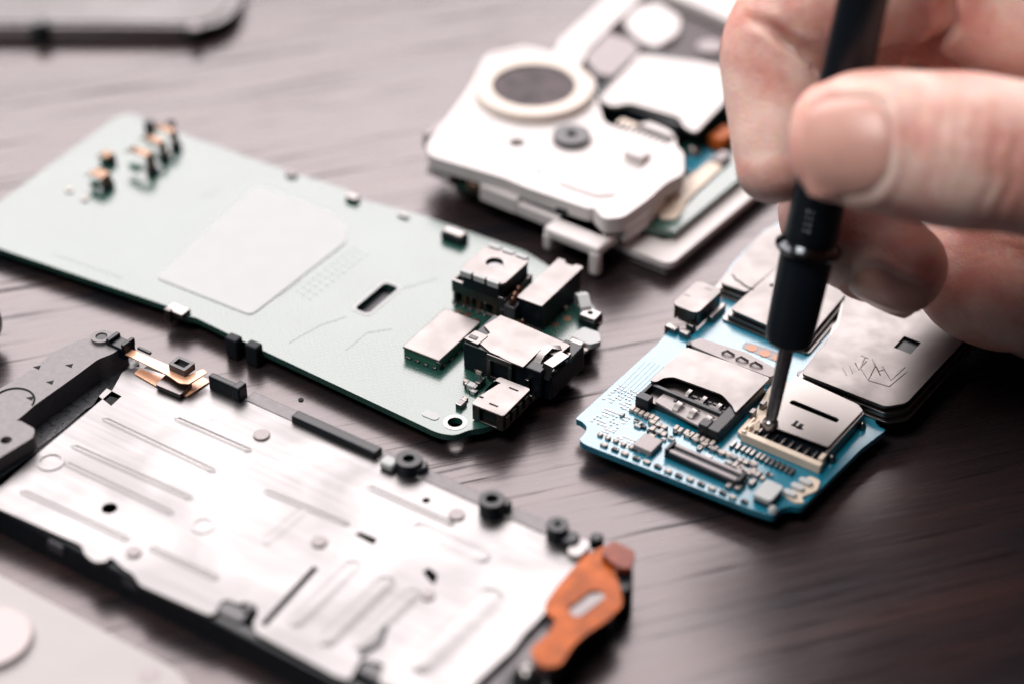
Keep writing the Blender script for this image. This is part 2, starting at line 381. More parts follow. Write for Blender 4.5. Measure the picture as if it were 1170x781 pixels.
# clips along the long edges
x, y = G(203, 354, ZB + .6)
MB().box(x - 1.6, x + 1.4, y - .8, y + 1, ZB, ZB + .7).build('edge_clip', M['bright'], ge, .1)
MB().box(x - 1.4, x - .4, y - 1.2, y - .5, ZB - 1.2, ZB + .9).build('edge_clip', M['greymetal'], ge, .1)
for px, py in ((268, 384), (291, 392)):
    x, y = G(px, py, ZB + .8); MB().box(x - 1.0, x + 1.0, y - 1.0, y + .5, .1, ZB + .9).build('side_nub', M['matteblack'], ge, .3, 3)
x, y = G(520, 265, ZB + 1.4)
MB().box(x - 1.9, x + 1.7, y - .9, y + .9, ZB, ZB + 1.1).build('side_button', M['black'], ge, .15)
MB().box(x - 1.7, x + 1.5, y - .7, y + .7, ZB + 1.12, ZB + 1.5).build('button_cap', M['bright'], ge, .15)
x, y = G(403, 226, ZB + .5); MB().box(x - .9, x + .9, y - .6, y + .6, ZB, ZB + .8).build('edge_clip', M['bright'], ge, .1)
x, y = G(333, 199, ZB + .3); MB().box(x - .8, x + .8, y - .5, y + .5, ZB, ZB + .5).build('edge_clip', M['foam'], ge, .1)
x, y = G(461, 246, ZB + .3); MB().box(x - .8, x + .8, y - .3, y + .3, ZB, ZB + .4).build('edge_clip', M['bright'], ge, .1)

# square shield can near the slot
zt = ZB + 1.7
x0, x1, y0, y1 = G.bb([(461, 396), (503, 411), (543, 371), (508, 352)], zt)
MB().box(x0 + .15, x1 - .15, y0 + .15, y1 - .15, ZB, zt - .35).build('can_wall', M['green_edge'], ge)
can = MB().box(x0, x1, y0, y1, zt - .35, zt).build('shield_can', M['shield'], ge, .14, 3)
m = MB()
for k in range(4): m.box(x0 + .5 + k * 1.35, x0 + 1.25 + k * 1.35, y0 - .12, y0 + .2, ZB + .02, ZB + .35)
for k in range(3): m.box(x1 - .2, x1 + .12, y0 + .8 + k * 1.7, y0 + 1.5 + k * 1.7, ZB + .02, ZB + .35)
m.each('solder_tab', M['bright'], ge, .05)
m = MB(); m.box(x1 - .55, x1 + .05, y0 - .06, y0 + .5, zt - .9, zt - .3); m.build('corner_clip', M['bright'], ge, .05)

# camera module
zs = ZB + 3.6                                     # top of the socket
x0, x1, y0, y1 = G.bb([(519, 319), (577, 343), (603, 312), (548, 292)], zs)
cx0, cx1, cy0, cy1 = x0, x1, y0, y1
m = MB()
t = .28
m.box(x0, x1, y0, y0 + t, ZB + 1.9, zs); m.box(x0, x1, y1 - t, y1, ZB, zs); m.box(x0, x0 + t, y0 + t, y1 - t, ZB, zs); m.box(x1 - t, x1, y0 + t, y1 - t, ZB, zs)
m.box(x1 - 1.1, x1 - t, y0, y0 + t, ZB, ZB + 1.9); m.box(x0 + t, x0 + .7, y0, y0 + t, ZB, ZB + 1.9); m.box(x0, x1, y0, y0 + t, ZB, ZB + .3)
for k in (0.36, 0.62): m.box(x0 + (x1 - x0) * k - .22, x0 + (x1 - x0) * k + .22, y0, y0 + t, ZB + .3, ZB + 1.9)
m.build('camera_socket', M['greymetal'], ge, .07)
m = MB()
for k in (0.2, 0.47, 0.78): m.cyl(x0 + (x1 - x0) * k, y0 + .9, .62, ZB, ZB + 2.2, 18)
m.each('socket_contact', M['gold'], ge)
MB().box(x0 + t + .02, x1 - t - .02, y0 + 1.6, y1 - t - .02, ZB + .05, zs - .2).build('camera_base', M['black'], ge, .1)
m = MB()
for a, b in ((.02, .22), (.30, .40), (.47, .60), (.68, .98)): m.box(x0 + (x1 - x0) * a, x0 + (x1 - x0) * b, y0 - .1, y0 + .3, zs - .02, zs + .25)
for k in range(5): m.box(x0 + .6 + k * 1.15, x0 + 1.05 + k * 1.15, y0 - .45, y0 - .05, ZB + .02, ZB + .32)
m.each('socket_tab', M['bright'], ge, .06)
zt = ZB + 6.0
x0, x1, y0, y1 = G.bb([(527, 309), (574, 326), (603, 300), (557, 279)], zt)
MB().prism(rrect(x0 + .1, x1 - .1, y0 + .1, y1 - .1, .8), ZB + 3.3, zt - .5).build('camera_housing', M['black'], ge, .1)
lx, ly = G(565, 300, zt)
MB().prism(rrect(x0, x1, y0, y1, 1.0), zt - .5, zt, [circle(lx, ly, 1.15, 24)]).build('camera_cover', M['shield'], ge, .1, 3)
MB().cyl(lx, ly, 1.5, zt - 1.0, zt - .42, 24).build('camera_lens', mat('lens_glass', (.004, .006, .01), .05, ior=1.8), ge, .05)
m = MB()
for k in range(3):
    a = x0 + .35 + k * (x1 - x0 - .5) / 3; b = a + (x1 - x0) / 3 - .55
    m.box(a, b, y0 - .25, y0 + .42, zt + .01, zt + .18); m.box(a, b, y1 - .42, y1 + .25, zt + .01, zt + .18)
    m.box(a, b, y0 - .3, y0 - .1, zt - .7, zt + .18); m.box(a, b, y1 + .1, y1 + .3, zt - .7, zt + .18)
m.each('cover_clip', M['sticker'], ge, .08)
m = MB()
for dx, dy, r in ((.9, 1.6, .7), (.6, 3.0, .6), (1.3, .4, .5)): m.dome(x1 + dx, y0 + dy, ZB + 3.2, r, 1.2)
m.each('solder_blob', M['copper'], ge)
MB().box(x1 + .3, x1 + 2.0, y0 - .3, y0 + 3.8, ZB, ZB + 3.2).build('flash_block', M['charcoal'], ge, .15)

# vibration motor block
zt = ZB + 4.2
x0, x1, y0, y1 = G.bb([(594, 340), (619, 350), (662, 309), (637, 296)], zt)
MB().box(x0 + .1, x1 - .1, y0 + .1, y1, ZB, zt - .3).build('motor_body', M['black'], ge, .2)
m = MB(); xm = (x0 + x1) / 2
m.prism(soften([(x0, y0), (x1, y0), (x1, y1 + .3), (xm + .8, y1 + .3), (xm + .6, y1 - .3), (xm - .6, y1 - .3), (xm - .8, y1 + .3), (x0, y1 + .3)], .25), zt - .3, zt)
m.build('motor_cover', M['shield'], ge, .08)
m = MB(); m.box(x0 - .1, x0 + 1.4, y0 - 1.9, y0 - .9, ZB, ZB + 1.6); m.box(x0 + 1.9, x1 + .5, y0 - 2.0, y0 - .7, ZB, ZB + 1.2)
m.each('motor_terminal', M['bright'], ge, .12)
m = MB(); m.dome(x0 + 1.6, y0 - 1.0, ZB, .55, 1.9); m.dome(x0 - .7, y0 - .9, ZB, .5, 1.4); m.each('solder_blob', M['copper'], ge)

# headphone jack
zt = ZB + 4.3
J = lambda px, py: G(px, py, zt)
x0, x1, y0, y1 = G.bb([(531, 388), (606, 421), (650, 392), (572, 360)], zt)
jx0, jx1, jy0, jy1 = x0, x1, y0, y1
m = MB(); m.box(x0, x1, y0 + .3, y1, ZB, zt - .25); m.build('jack_body', M['black'], ge, .15)
plate = [J(*p) for p in ((546, 390), (560, 380), (553, 372), (572, 360), (590, 367), (652, 394), (636, 407), (618, 399), (598, 419), (583, 413), (560, 402))]
MB().prism(soften(plate, .15, 2), zt - .24, zt).build('jack_cover', M['shield'], ge, .06)
q = [J(*p) for p in ((530, 387), (543, 378), (558, 384), (546, 394))]
MB().prism(soften(q, .15, 2), zt - .24, zt + .1).build('jack_tab', M['shield'], ge, .06)
a, b = J(541, 386); MB().box(a - .55, a + .55, b - .3, b + .3, zt + .11, zt + .2).build('jack_mark', M['charcoal'], ge)
xa = J(556, 403)[0]; xb = J(584, 415)[0]
m = MB(); yf = y0 - .02
m.box(xa, xb, yf - .22, yf, zt - .9, zt - .1); m.box(xa, xa + .6, yf - .22, yf, ZB + .6, zt - .9); m.box(xb - .6, xb, yf - .22, yf, ZB + .6, zt - .9); m.box(xa, xb, yf - .22, yf, ZB + .2, ZB + .9)
m.build('jack_bracket', M['greymetal'], ge, .06)
zc = zt + .15
m = MB()
p1, p2, p3 = G(612, 412, zc), G(628, 398, zc), G(641, 396, zc)
m.strip([(*p1, zt - .6), (p1[0] * .6 + p2[0] * .4, p1[1] * .6 + p2[1] * .4, zt + .35), (*p2, zt + .4), (*p3, zt - .1)], 1.0, .22)
p1, p2 = G(622, 421, zc), G(645, 404, zc)
m.strip([(*p1, zt - 1.4), (p1[0] * .8 + p2[0] * .2, p1[1] * .8 + p2[1] * .2, zt + .2), (*p2, zt + .1), (p2[0] + .3, p2[1] + .5, zt - .9)], 1.5, .22)
m.each('jack_spring', M['bright'], ge)
# black end block of the jack, and its ribs
xe0, xe1, ye0, ye1 = G.bb([(610, 422), (630, 432), (668, 395), (650, 388)], ZB + 3)
MB().box(xe0, xe1, ye0, ye1, ZB - .5, ZB + 3.0).build('jack_barrel', M['black'], ge, .25)
m = MB()
for k in range(3): m.box(xe0 + .2, xe1 - .4, ye0 + .8 + k * 2.0, ye0 + 1.5 + k * 2.0, ZB + 3.02, ZB + 3.35)
m.each('barrel_contact', M['bright'], ge, .06)
m = MB(); a, b = G(603, 440, ZB + 1.5)
m.box(a - .3, a + .3, b - .3, b + .3, ZB, ZB + 2.6); m.box(a + .5, a + 1.0, b - .6, b + .1, ZB - .4, ZB + .6); m.each('jack_leg', M['bright'], ge, .08)

# micro usb socket
zt = ZB + 2.7
x0, x1, y0, y1 = G.bb([(540, 459), (573, 474), (606, 444), (571, 430)], zt)
m = MB()
outer = rrect(x0, x1, y0, y1, .35)
cuts = []
for px, py, l, wd in ((568, 436, .9, .3), (587, 444, 1.4, .28), (550, 453, .6, .35), (564, 462, 1.3, .3)):
    a, b = G(px, py, zt); cuts.append([(a - l / 2, b - wd / 2), (a + l / 2, b - wd / 2), (a + l / 2, b + wd / 2), (a - l / 2, b + wd / 2)])
m.prism(outer, zt - .25, zt, cuts)
m.build('usb_shell', M['shield'], ge, .05)
m = MB()
m.box(x0 + .05, x0 + .3, y0 + .1, y1 - .1, ZB + .2, zt - .26); m.box(x0 + .3, x1 - .1, y1 - .35, y1 - .1, ZB + .2, zt - .26)
m.box(x0 + .3, x0 + 1.1, y0 + .1, y0 + .35, ZB + .2, zt - .26); m.box(x1 - 1.1, x1 - .1, y0 + .1, y0 + .35, ZB + .2, zt - .26)
m.box(x0 + .3, x1 - .1, y0 + .1, y1 - .35, ZB + .1, ZB + .35)
for k in range(4): m.box(x1 - .1, x1 + .18, y0 + .5 + k * 1.45, y0 + 1.3 + k * 1.45, ZB + .4 + (k % 2) * .5, zt - .5)
m.build('usb_walls', M['greymetal'], ge, .05)
MB().box(x0 + .6, x1 - .6, y0 + .6, y1 - .6, ZB + .4, zt - .6).build('usb_tongue', M['black'], ge, .1)
m = MB()
for px, py in ((548, 478), (562, 480), (593, 456), (601, 452)):
    a, b = G(px, py, ZB); m.box(a - .55, a + .55, b - .35, b + .35, ZB - .3, ZB + .35)
m.each('usb_foot', M['bright'], ge, .1)

# far right end: springs, buttons and pads
a, b = G(665, 345, ZB + 2)
m = MB(); m.strip([(a - 1.2, b + 1.6, ZB + .3), (a - 1.0, b + 1.3, ZB + 2.2), (a - .2, b + .6, ZB + 2.6), (a + .9, b - .5, ZB + 1.8), (a + 1.4, b - .9, ZB + .2)], 1.5, .3); m.build('antenna_spring', M['sticker'], ge)
a, b = G(675, 358, ZB + 1.6)
MB().box(a - 1.3, a + 1.3, b - 1.1, b + 1.1, ZB, ZB + 1.1).build('push_button', M['black'], ge, .15)
m = MB(); m.prism([(a - 1.2, b - 1.0), (a + 1.2, b - 1.0), (a + 1.2, b + 1.0), (a - 1.2, b + 1.0)], ZB + 1.12, ZB + 1.6, [circle(a - .1, b + .1, .35, 12)]); m.build('button_plate', M['bright'], ge, .1)
a, b = G(671, 384, ZB + .8)
MB().prism(soften([(a - 1.9, b - 1.1), (a + 1.2, b - 1.4), (a + 2.1, b), (a + .9, b + 1.6), (a - 1.5, b + 1.5)], .4), ZB, ZB + .8).build('microphone', M['sticker'], ge, .15)
x, y = G(660, 393, ZB + 1); MB().box(x - 1.4, x + .6, y - .5, y + .9, ZB, ZB + 1).build('contact_block', M['bright'], ge, .15)
m = MB()
for px, py, r in ((534, 360, .6), (543, 367, .6), (634, 371, .5), (648, 364, .6), (524, 357, .45), (656, 402, .4), (620, 368, .4)): m.cyl(*G(px, py, ZB), r, ZB, ZB + .04, 18)
m.each('copper_pad', M['copper'], ge)
# small soldered components
capa = MB().box(-.42, .42, -.26, .26, 0, .42).build('capacitor', M['ceramic'], ge, .06)
capm = {}
def smd(fr, px, py, sx, sy, h, z, body, rot=0.0, tips=True):
    """ceramic body between two tinned ends: the ends are the capacitor's sub-parts"""
    key = (fr.e.name, sx, sy, h, body, tips)
    x, y = fr(px, py, z + h / 2)
    if key not in capm:
        b = MB().box(-sx / 2 * (.62 if tips else 1), sx / 2 * (.62 if tips else 1), -sy / 2, sy / 2, 0, h).build('capacitor', M[body], fr.e, .04, 1)
        e = None
        if tips:
            e = MB().box(-sx / 2, -sx / 2 * .64, -sy / 2 - .02, sy / 2 + .02, 0, h + .02).box(sx / 2 * .64, sx / 2, -sy / 2 - .02, sy / 2 + .02, 0, h + .02).build('solder_end', M['bright'], b, .04, 1)
        b.location = (x * S, y * S, z * S); b.rotation_euler = (0, 0, rot); capm[key] = (b, e); return
    b, e = capm[key]; c = part_copy(b, x, y, z, rot, fr.e)
    if e: d = e.copy(); COL.objects.link(d); d.parent = c
x, y = G(533, 437, ZB); capa.location = (x * S, y * S, ZB * S)
for px, py, sx, sy, h, body, rot in ((548, 424, 1.3, .7, .6, 'ceramic', 0), (539, 441, 1.7, .9, .8, 'sticker', 0), (549, 437, 1.5, .7, 1.0, 'black', pi / 2), (527, 461, 1.4, .8, .7, 'chip', pi / 2),
                                     (541, 447, 1.0, .6, .5, 'sticker', 0), (535, 418, .8, .5, .5, 'bright', 0), (558, 428, .9, .5, .4, 'ceramic', 0), (600, 452, 1.0, .6, .8, 'charcoal', pi / 2),
                                     (676, 371, 1.0, .6, .6, 'ceramic', 0), (668, 400, .9, .6, .5, 'ceramic', 0), (684, 370, .8, .6, .5, 'ceramic', pi / 2), (531, 455, .8, .5, .4, 'ceramic', 0), (652, 340, .8, .5, .5, 'ceramic', 0), (646, 352, .9, .5, .5, 'ceramic', pi / 2)):
    smd(G, px, py, sx, sy, h, ZB, body, rot)
x, y = G(492, 474, ZB); MB().prism(rrect(x - 1.2, x + 1.2, y - .6, y + .6, .55), ZB + .005, ZB + .08).build('blank_pad', M['sticker'], ge)

# ================================================================== BLUE BOARD
B = Frame('phone_board', 'blue circuit board with card slots and silver shields under the screwdriver tip', 'circuit board', 660, 483, 3, -35.2)
be = B.e; ZU = 3.0
out = [(657, 478), (664, 480), (671, 487), (668, 495), (661, 501), (668, 507), (858, 581), (884, 589), (892, 580), (903, 577), (916, 579), (984, 512), (1013, 490), (1004, 487), (999, 480), (1002, 472), (1012, 468),
       (1040, 462), (1100, 396), (1140, 352), (890, 254), (872, 264), (838, 300), (822, 322), (828, 338), (812, 352), (806, 368), (790, 384), (768, 372), (752, 392)]
MB().prism(soften(B.poly(out, ZU), .5), ZU - .9, ZU).build('board', M['blue'], be, .05)
x0, x1, y0, y1 = B.bb([(690, 480), (880, 560), (1060, 400), (880, 300)], ZU)
MB().prism(rrect(x0 + 1, x1 - 2, y0 + 2.2, y1 - 2, 1), 0, ZU - .92).build('underside_can', M['matteblack'], be, .2)
# via dots and print, a relief of the board's own surface
random.seed(11)
m = MB()
def dots(px0, py0, ax, ay, bx, by, na, nb, r, keep):
    for i in range(na):
        for j in range(nb):
            if random.random() < keep:
                px, py = px0 + ax * i / na + bx * j / nb, py0 + ay * i / na + by * j / nb
                x, y = B(px, py, ZU)
                if random.random() < .6: m.box(x - r, x + r, y - r * .8, y + r * .8, ZU + .004, ZU + .06)
                else: m.cyl(x, y, r * .8, ZU + .004, ZU + .09, 8)
dots(690, 455, 36, 17, 22, -18, 9, 7, .17, .8)
dots(676, 480, 30, 12, 20, -16, 8, 6, .19, .75)
dots(684, 497, 48, 20, 12, -10, 12, 4, .2, .8)
dots(712, 466, 40, 20, 14, -11, 8, 4, .16, .6)
m.build('via_dots', M['bright'], be)['kind'] = 'stuff'
m = MB()
for k in range(9):
    p, q = B(701 + k * 6, 452 + k * .2 - 3, ZU), B(738 + k * 5.2, 412 + k * 1.5, ZU)
    m.tube([(*p, ZU + .0), (*q, ZU + .0)], .04, 6)
m.each('printed_line', M['blue'], be)

# SIM holder
zt = ZU + 2.1
x0, x1, y0, y1 = B.bb([(729, 452), (821, 488), (880, 432), (784, 396)], zt)
sx0, sx1, sy0, sy1 = x0, x1, y0, y1
m = MB()
m.box(x0, x1, y0 + 1.2, y1 - .8, ZU, ZU + .9)
m.build('slot_floor', M['greymetal'], be, .05)
m = MB()
m.box(x0, x0 + 1.9, y0, y0 + 1.3, ZU, zt - .15); m.box(x1 - 1.6, x1, y0 - .1, y1 - 1.2, ZU, zt - .3); m.box(x1 - 2.9, x1 - 1.6, y0 - .1, y0 + 1.3, ZU, zt - .15)
m.box(x0, x0 + .5, y0 + 1.3, y1 - 1.2, ZU, zt - .3); m.box(x0 + .5, x1 - 1.6, y0 + 3.2, y0 + 3.8, ZU, zt - .3)
m.build('slot_frame', M['black'], be, .1)
pl = [B(*p, zt) for p in ((742, 434), (784, 396), (836, 414), (880, 431), (840, 471), (837, 463), (825, 450), (770, 430), (758, 431), (750, 436))]
cover = soften(pl, .5, 4)
MB().prism(cover, zt - .25, zt).build('slot_cover', M['shield'], be, .06)
m = MB()
m.prism(soften([B(*p, ZU + 1.2) for p in ((748, 458), (762, 446), (800, 462), (838, 478), (818, 495), (790, 482))], .3), ZU + .95, ZU + 1.25)
m.build('slot_tray', M['chip'], be, .05)
for i in range(3):
    for j in range(2):
        px, py = 776 + i * 17 + j * 12, 462 + i * 8 - j * 14
        x, y = B(px, py, ZU + 1.7)
        c = MB(); c.strip([(x - .1, y - .9, ZU + 1.3), (x - .1, y - .4, ZU + 1.75), (x, y + .3, ZU + 1.9), (x + .1, y + .8, ZU + 1.5)], .5 if j else .75, .16)
        c.build('sim_contact', M['bright'], be)
m = MB()
for px, py in ((790, 452), (806, 458), (822, 464), (775, 454)):
    x, y = B(px, py, ZU + 1.3); m.box(x - .9, x + .9, y - .2, y + .2, ZU + 1.26, ZU + 1.5); m.box(x - .2, x + .2, y - .9, y + .6, ZU + 1.26, ZU + 1.45)
m.build('contact_carrier', M['black'], be, .05)
m = MB()
for px, py in ((868, 452), (856, 462)):
    x, y = B(px, py, zt); m.box(x + .3, x + .9, y - .5, y + .5, ZU + .4, ZU + 1.5)
m.each('slot_window', M['greymetal'], be, .04)
# grey guide rail behind the SIM holder
z2 = ZU + 1.4
p = [B(*q, z2) for q in ((785, 392), (800, 386), (852, 402), (893, 424), (880, 430), (836, 414))]
MB().prism(soften(p, .2, 2), ZU, z2).build('guide_rail', M['chip'], be, .08)
m = MB()
for px, py in ((832, 405), (848, 412), (864, 418)):
    x, y = B(px, py, z2); m.strip([(x - .8, y - .3, z2 + .1), (x - .2, y, z2 + .55), (x + .8, y + .2, z2 + .15)], .4, .14)
m.each('rail_spring', M['bright'], be)
x, y = B(787, 394, z2); MB().cyl(x, y, .35, ZU, z2 + .3, 12).build('rail_pin', M['black'], be)

# memory card holder
zt = ZU + 1.9
x0, x1, y0, y1 = B.bb([(862, 492), (937, 527), (986, 470), (905, 430)], zt)
mx0, mx1, my0, my1 = x0, x1, y0, y1
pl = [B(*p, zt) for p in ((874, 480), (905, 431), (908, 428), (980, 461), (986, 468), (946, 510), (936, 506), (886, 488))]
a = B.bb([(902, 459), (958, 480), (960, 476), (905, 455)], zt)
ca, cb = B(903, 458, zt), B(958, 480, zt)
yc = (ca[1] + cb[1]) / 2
MB().prism(soften(pl, .3, 3), zt - .22, zt, [rrect(ca[0], cb[0], yc - .45, yc + .45, .4)]).build('slot_cover', mat('lightened_nickel', (.30, .285, .275), .40, 1.0), be, .05)  # metal colour lightened to make up for the reflection the hand blocks
m = MB(); m.box(x0 + 1.0, x1 - .6, y0 + .9, y1 - .5, ZU, ZU + .8); m.build('slot_floor', M['black'], be, .05)
m = MB(); m.box(x1 - .5, x1 - .1, y0 + 1.8, y1 - .9, ZU + .1, zt - .26); m.box(x0 + 1.1, x0 + 1.4, y0 + 2.6, y1 - .6, ZU + .1, zt - .26)
m.each('slot_side', M['greymetal'], be, .04)
m = MB(); m.box(x0, x1 + .1, y0 - .1, y0 + .8, ZU, ZU + 1.3); m.box(x0 - .4, x0 + 1.6, y0 + .8, y0 + 2.6, ZU, ZU + .8)
m.build('slot_rim', M['cream'], be, .1)
m = MB()
m.box(x0, x0 + .5, y0, y0 + .5, ZU + 1.3, ZU + 1.6); m.box(x1 - .7, x1 - .1, y0 + .8, y0 + 2.0, ZU + .1, ZU + 1.7)
for k in range(3): m.box(x0 - .3 + k * .62, x0 - .02 + k * .62, y0 + 1.0, y0 + 3.6, ZU + .8, ZU + 1.25)
m.strip([(x0 + .2, y0 + 1.4, ZU + 1.4), (x0 + .9, y0 + 2.0, ZU + 2.0), (x0 + 1.5, y0 + 1.2, ZU + 1.5)], .8, .2)
m.each('eject_spring', M['cream'], be, .05)
for k in range(8):
    xx = x0 + 1.7 + k * (x1 - x0 - 3.2) / 7
    MB().box(xx - .13, xx + .13, y0 + .8, y0 + 2.3, ZU + .9, ZU + 1.3).build('card_contact', M['bright'], be, .04)
m = MB(); x, y = B(913, 487, zt); m.box(x - .9, x - .5, y - .1, y + .9, zt - .2, zt + .03); m.box(x - .2, x + .3, y - .4, y + .7, zt - .2, zt + .03); m.box(x - 1, x + .6, y - .3, y, zt - .2, zt + .03); m.build('cover_notch', M['hole'], be)
m = MB()
for px, py, r in ((905, 438, .45), (981, 465, .5), (951, 519, .6), (986, 482, .5)): m.dome(*B(px, py, ZU + 1), ZU + .1, r, 1.2 if r < .5 else 1.0)
m.each('solder_blob', M['bright'], be)
# carrier strip between the holders
p = [B(*q, ZU + .5) for q in ((842, 492), (862, 470), (880, 440), (893, 430), (905, 440), (868, 492), (866, 506))]
MB().prism(soften(p, .3, 2), ZU, ZU + .5).build('ground_strip', M['cream'], be, .06)
p = [B(*q, ZU + .45) for q in ((910, 424), (924, 420), (1000, 452), (996, 466), (984, 464), (914, 432))]
MB().prism(soften(p, .3, 2), ZU, ZU + .45).build('guide_rail', M['chip'], be, .06)

# long board connector and chips
zc = ZU + 1.2
x0, x1, y0, y1 = B.bb([(759, 513), (846, 549), (853, 539), (768, 505)], zc)
m = MB(); m.box(x0, x1, y0, y1, ZU, zc - .3); m.box(x0, x0 + .5, y0, y1, zc - .3, zc + .15); m.box(x1 - .5, x1, y0, y1, zc - .3, zc + .15); m.build('connector', M['black'], be, .1)
m = MB(); m.box(x0 + .6, x1 - .6, y0 + .12, y0 + .6, zc - .3, zc); m.box(x0 + .6, x1 - .6, y1 - .6, y1 - .12, zc - .3, zc); m.each('connector_bar', M['foam'], be, .08)
zc = ZU + .9
x0, x1, y0, y1 = B.bb([(725, 505), (742, 515), (756, 504), (738, 494)], zc)
MB().box(x0, x1, y0, y1, ZU + .1, zc).build('chip', M['chip'], be, .1)
x0, x1, y0, y1 = B.bb([(861, 563), (880, 573), (893, 556), (876, 547)], ZU + 1.2)
MB().prism(rrect(x0, x1, y0, y1, .5), ZU + .65, ZU + 1.3).build('switch_cap', M['sticker'], be, .12)
MB().box(x0 + .1, x1 - .1, y0 + .1, y1 - .1, ZU, ZU + .64).build('switch_body', M['black'], be, .1)
x, y = B(883, 581, ZU + .3); MB().dome(x, y, ZU, .6, .8).build('solder_ball', M['sticker'], be)
m = MB()
for px, py in ((902, 562), (911, 555), (920, 549)):
    x, y = B(px, py, ZU + .6); m.prism(rrect(x - .8, x + .9, y - .45, y + .45, .4), ZU + .3, ZU + .75)
m.each('contact_pad', M['sticker'], be, .1)
p = [B(*q, ZU + .2) for q in ((896, 566), (925, 543), (938, 549), (934, 560), (915, 568), (920, 574), (908, 574))]
MB().prism(soften(p, .4, 2), ZU + .005, ZU + .3).build('pad_base', M['cream'], be, .05)
# small soldered components: rows along the edge and clusters between the holders
random.seed(5)
rows = []
for k in range(14): rows.append((690 + k * 12.3, 507.5 + k * 4.95, .9, .5, .35, 'black' if k % 2 else 'ceramic', 0))
for k in range(6): rows.append((723 + k * 5.5, 467 + k * 2.3, .55, .8, .5, 'ceramic', 0))
for k in range(7): rows.append((745 + (k % 3) * 7, 482 + (k // 3) * 8 + (k % 3) * 3, .9, .6, .5, ('ceramic', 'sticker', 'ceramic')[k % 3], pi / 2 * (k % 2)))
for k in range(8): rows.append((772 + k * 6, 489 + k * 2.5, .5, .9, .5, 'ceramic', 0))
for k in range(5): rows.append((786 + k * 9.5, 497 + k * 5, 1.0, .6, .5, ('ceramic', 'chip')[k % 2], 0))
for k in range(13): rows.append((838 + k * 5.6, 507 + k * 2.6, .42, 1.2, .45, 'bright', 0))
for k in range(10): rows.append((832 + (k % 5) * 7, 519 + (k // 5) * 9 + (k % 5) * 3, .9, .55, .5, ('ceramic', 'chip', 'sticker')[k % 3], pi / 2 * ((k // 2) % 2)))
for k in range(8): rows.append((846 + (k % 3) * 10 - (k // 3) * 6, 536 + (k // 3) * 9 + (k % 3) * 3, 1.2, .6, .5, ('chip', 'ceramic', 'bright')[k % 3], pi / 2))
for k in range(7): rows.append((686 + k * 9, 496 + k * 3.6, .6, .5, .35, 'ceramic', 0))
for px, py, sx, sy, h, body, rot in rows:
    smd(B, px + random.uniform(-.7, .7), py + random.uniform(-.4, .4), sx, sy, h, ZU, body, rot + random.uniform(-.05, .05), tips=sx > .56)
for k in range(34):                                  # loose clusters between the holders
    u_, v_ = random.random(), random.random()
    if k % 2: rows_px = (705 + 60 * u_ + 10 * v_, 478 + 26 * u_ - 10 * v_)
    else: rows_px = (796 + 90 * u_ - 12 * v_, 500 + 36 * u_ + 12 * v_)
    smd(B, *rows_px, (.7, .9, .6)[k % 3], .45, .35, ZU, ('ceramic', 'sticker', 'bright', 'black')[k % 4], pi / 2 * (k % 3 == 0), tips=False)
# bare strip with round pads behind
p = [B(*q, ZU) for q in ((846, 397), (852, 390), (905, 408), (901, 419))]
MB().prism(soften(p, .7, 4), ZU + .005, ZU + .05).build('bare_strip', mat('bare_strip', (.17, .15, .15), .4, noise=(10, .1)), be)
m = MB()
for px, py in ((859, 398), (874, 404), (889, 409)): m.cyl(*B(px, py, ZU), .72, ZU + .055, ZU + .1, 20)
m.each('round_pad', M['copper'], be)
# micro usb socket on its back left corner
zt = ZU + 2.6
x0, x1, y0, y1 = B.bb([(768, 347), (795, 358), (824, 333), (797, 320)], zt)
m = MB(); m.prism(rrect(x0, x1, y0, y1, .9), zt - .3, zt); m.box(x0 + .2, x1 - .2, y1 - .4, y1 - .1, ZU, zt - .31); m.box(x0 + .1, x0 + .4, y0 + .6, y1 - .5, ZU, zt - .31); m.build('usb_shell', M['shield'], be, .12)
m = MB(); m.box(x1 - .45, x1 - .1, y0 + .6, y1 - .8, ZU, zt - .31); m.box(x0 + .6, x1 - .6, y0 + .5, y0 + .8, ZU + .3, zt - .31); m.box(x1 + .3, x1 + 1.0, y0 + 2.4, y1 - .6, ZU - .2, ZU + 1.0); m.build('usb_walls', M['bright'], be, .1)
MB().box(x0 + .5, x1 - .5, y0 + 1, y1 - .5, ZU - .4, zt - .5).build('usb_tongue', M['black'], be, .1)
m = MB()
for px, py in ((785, 337), (809, 330)): x, y = B(px, py, zt); m.prism(rrect(x - .5, x + .5, y - .22, y + .22, .2), zt - .02, zt + .03)
m.each('shell_dimple', M['greymetal'], be)
m = MB()
for px, py, r in ((768, 371, .9), (783, 377, .7), (790, 368, .6)): x, y = B(px, py, ZU + 1); m.box(x - r, x + r, y - .5, y + .5, ZU - .8, ZU + .8)
m.each('usb_foot', M['bright'], be, .15)
x, y = B(769, 373, ZU + .4); MB().cyl(x - .2, y - .45, .5, ZU - .6, ZU + .5, 14).build('foot_hole', M['hole'], be)

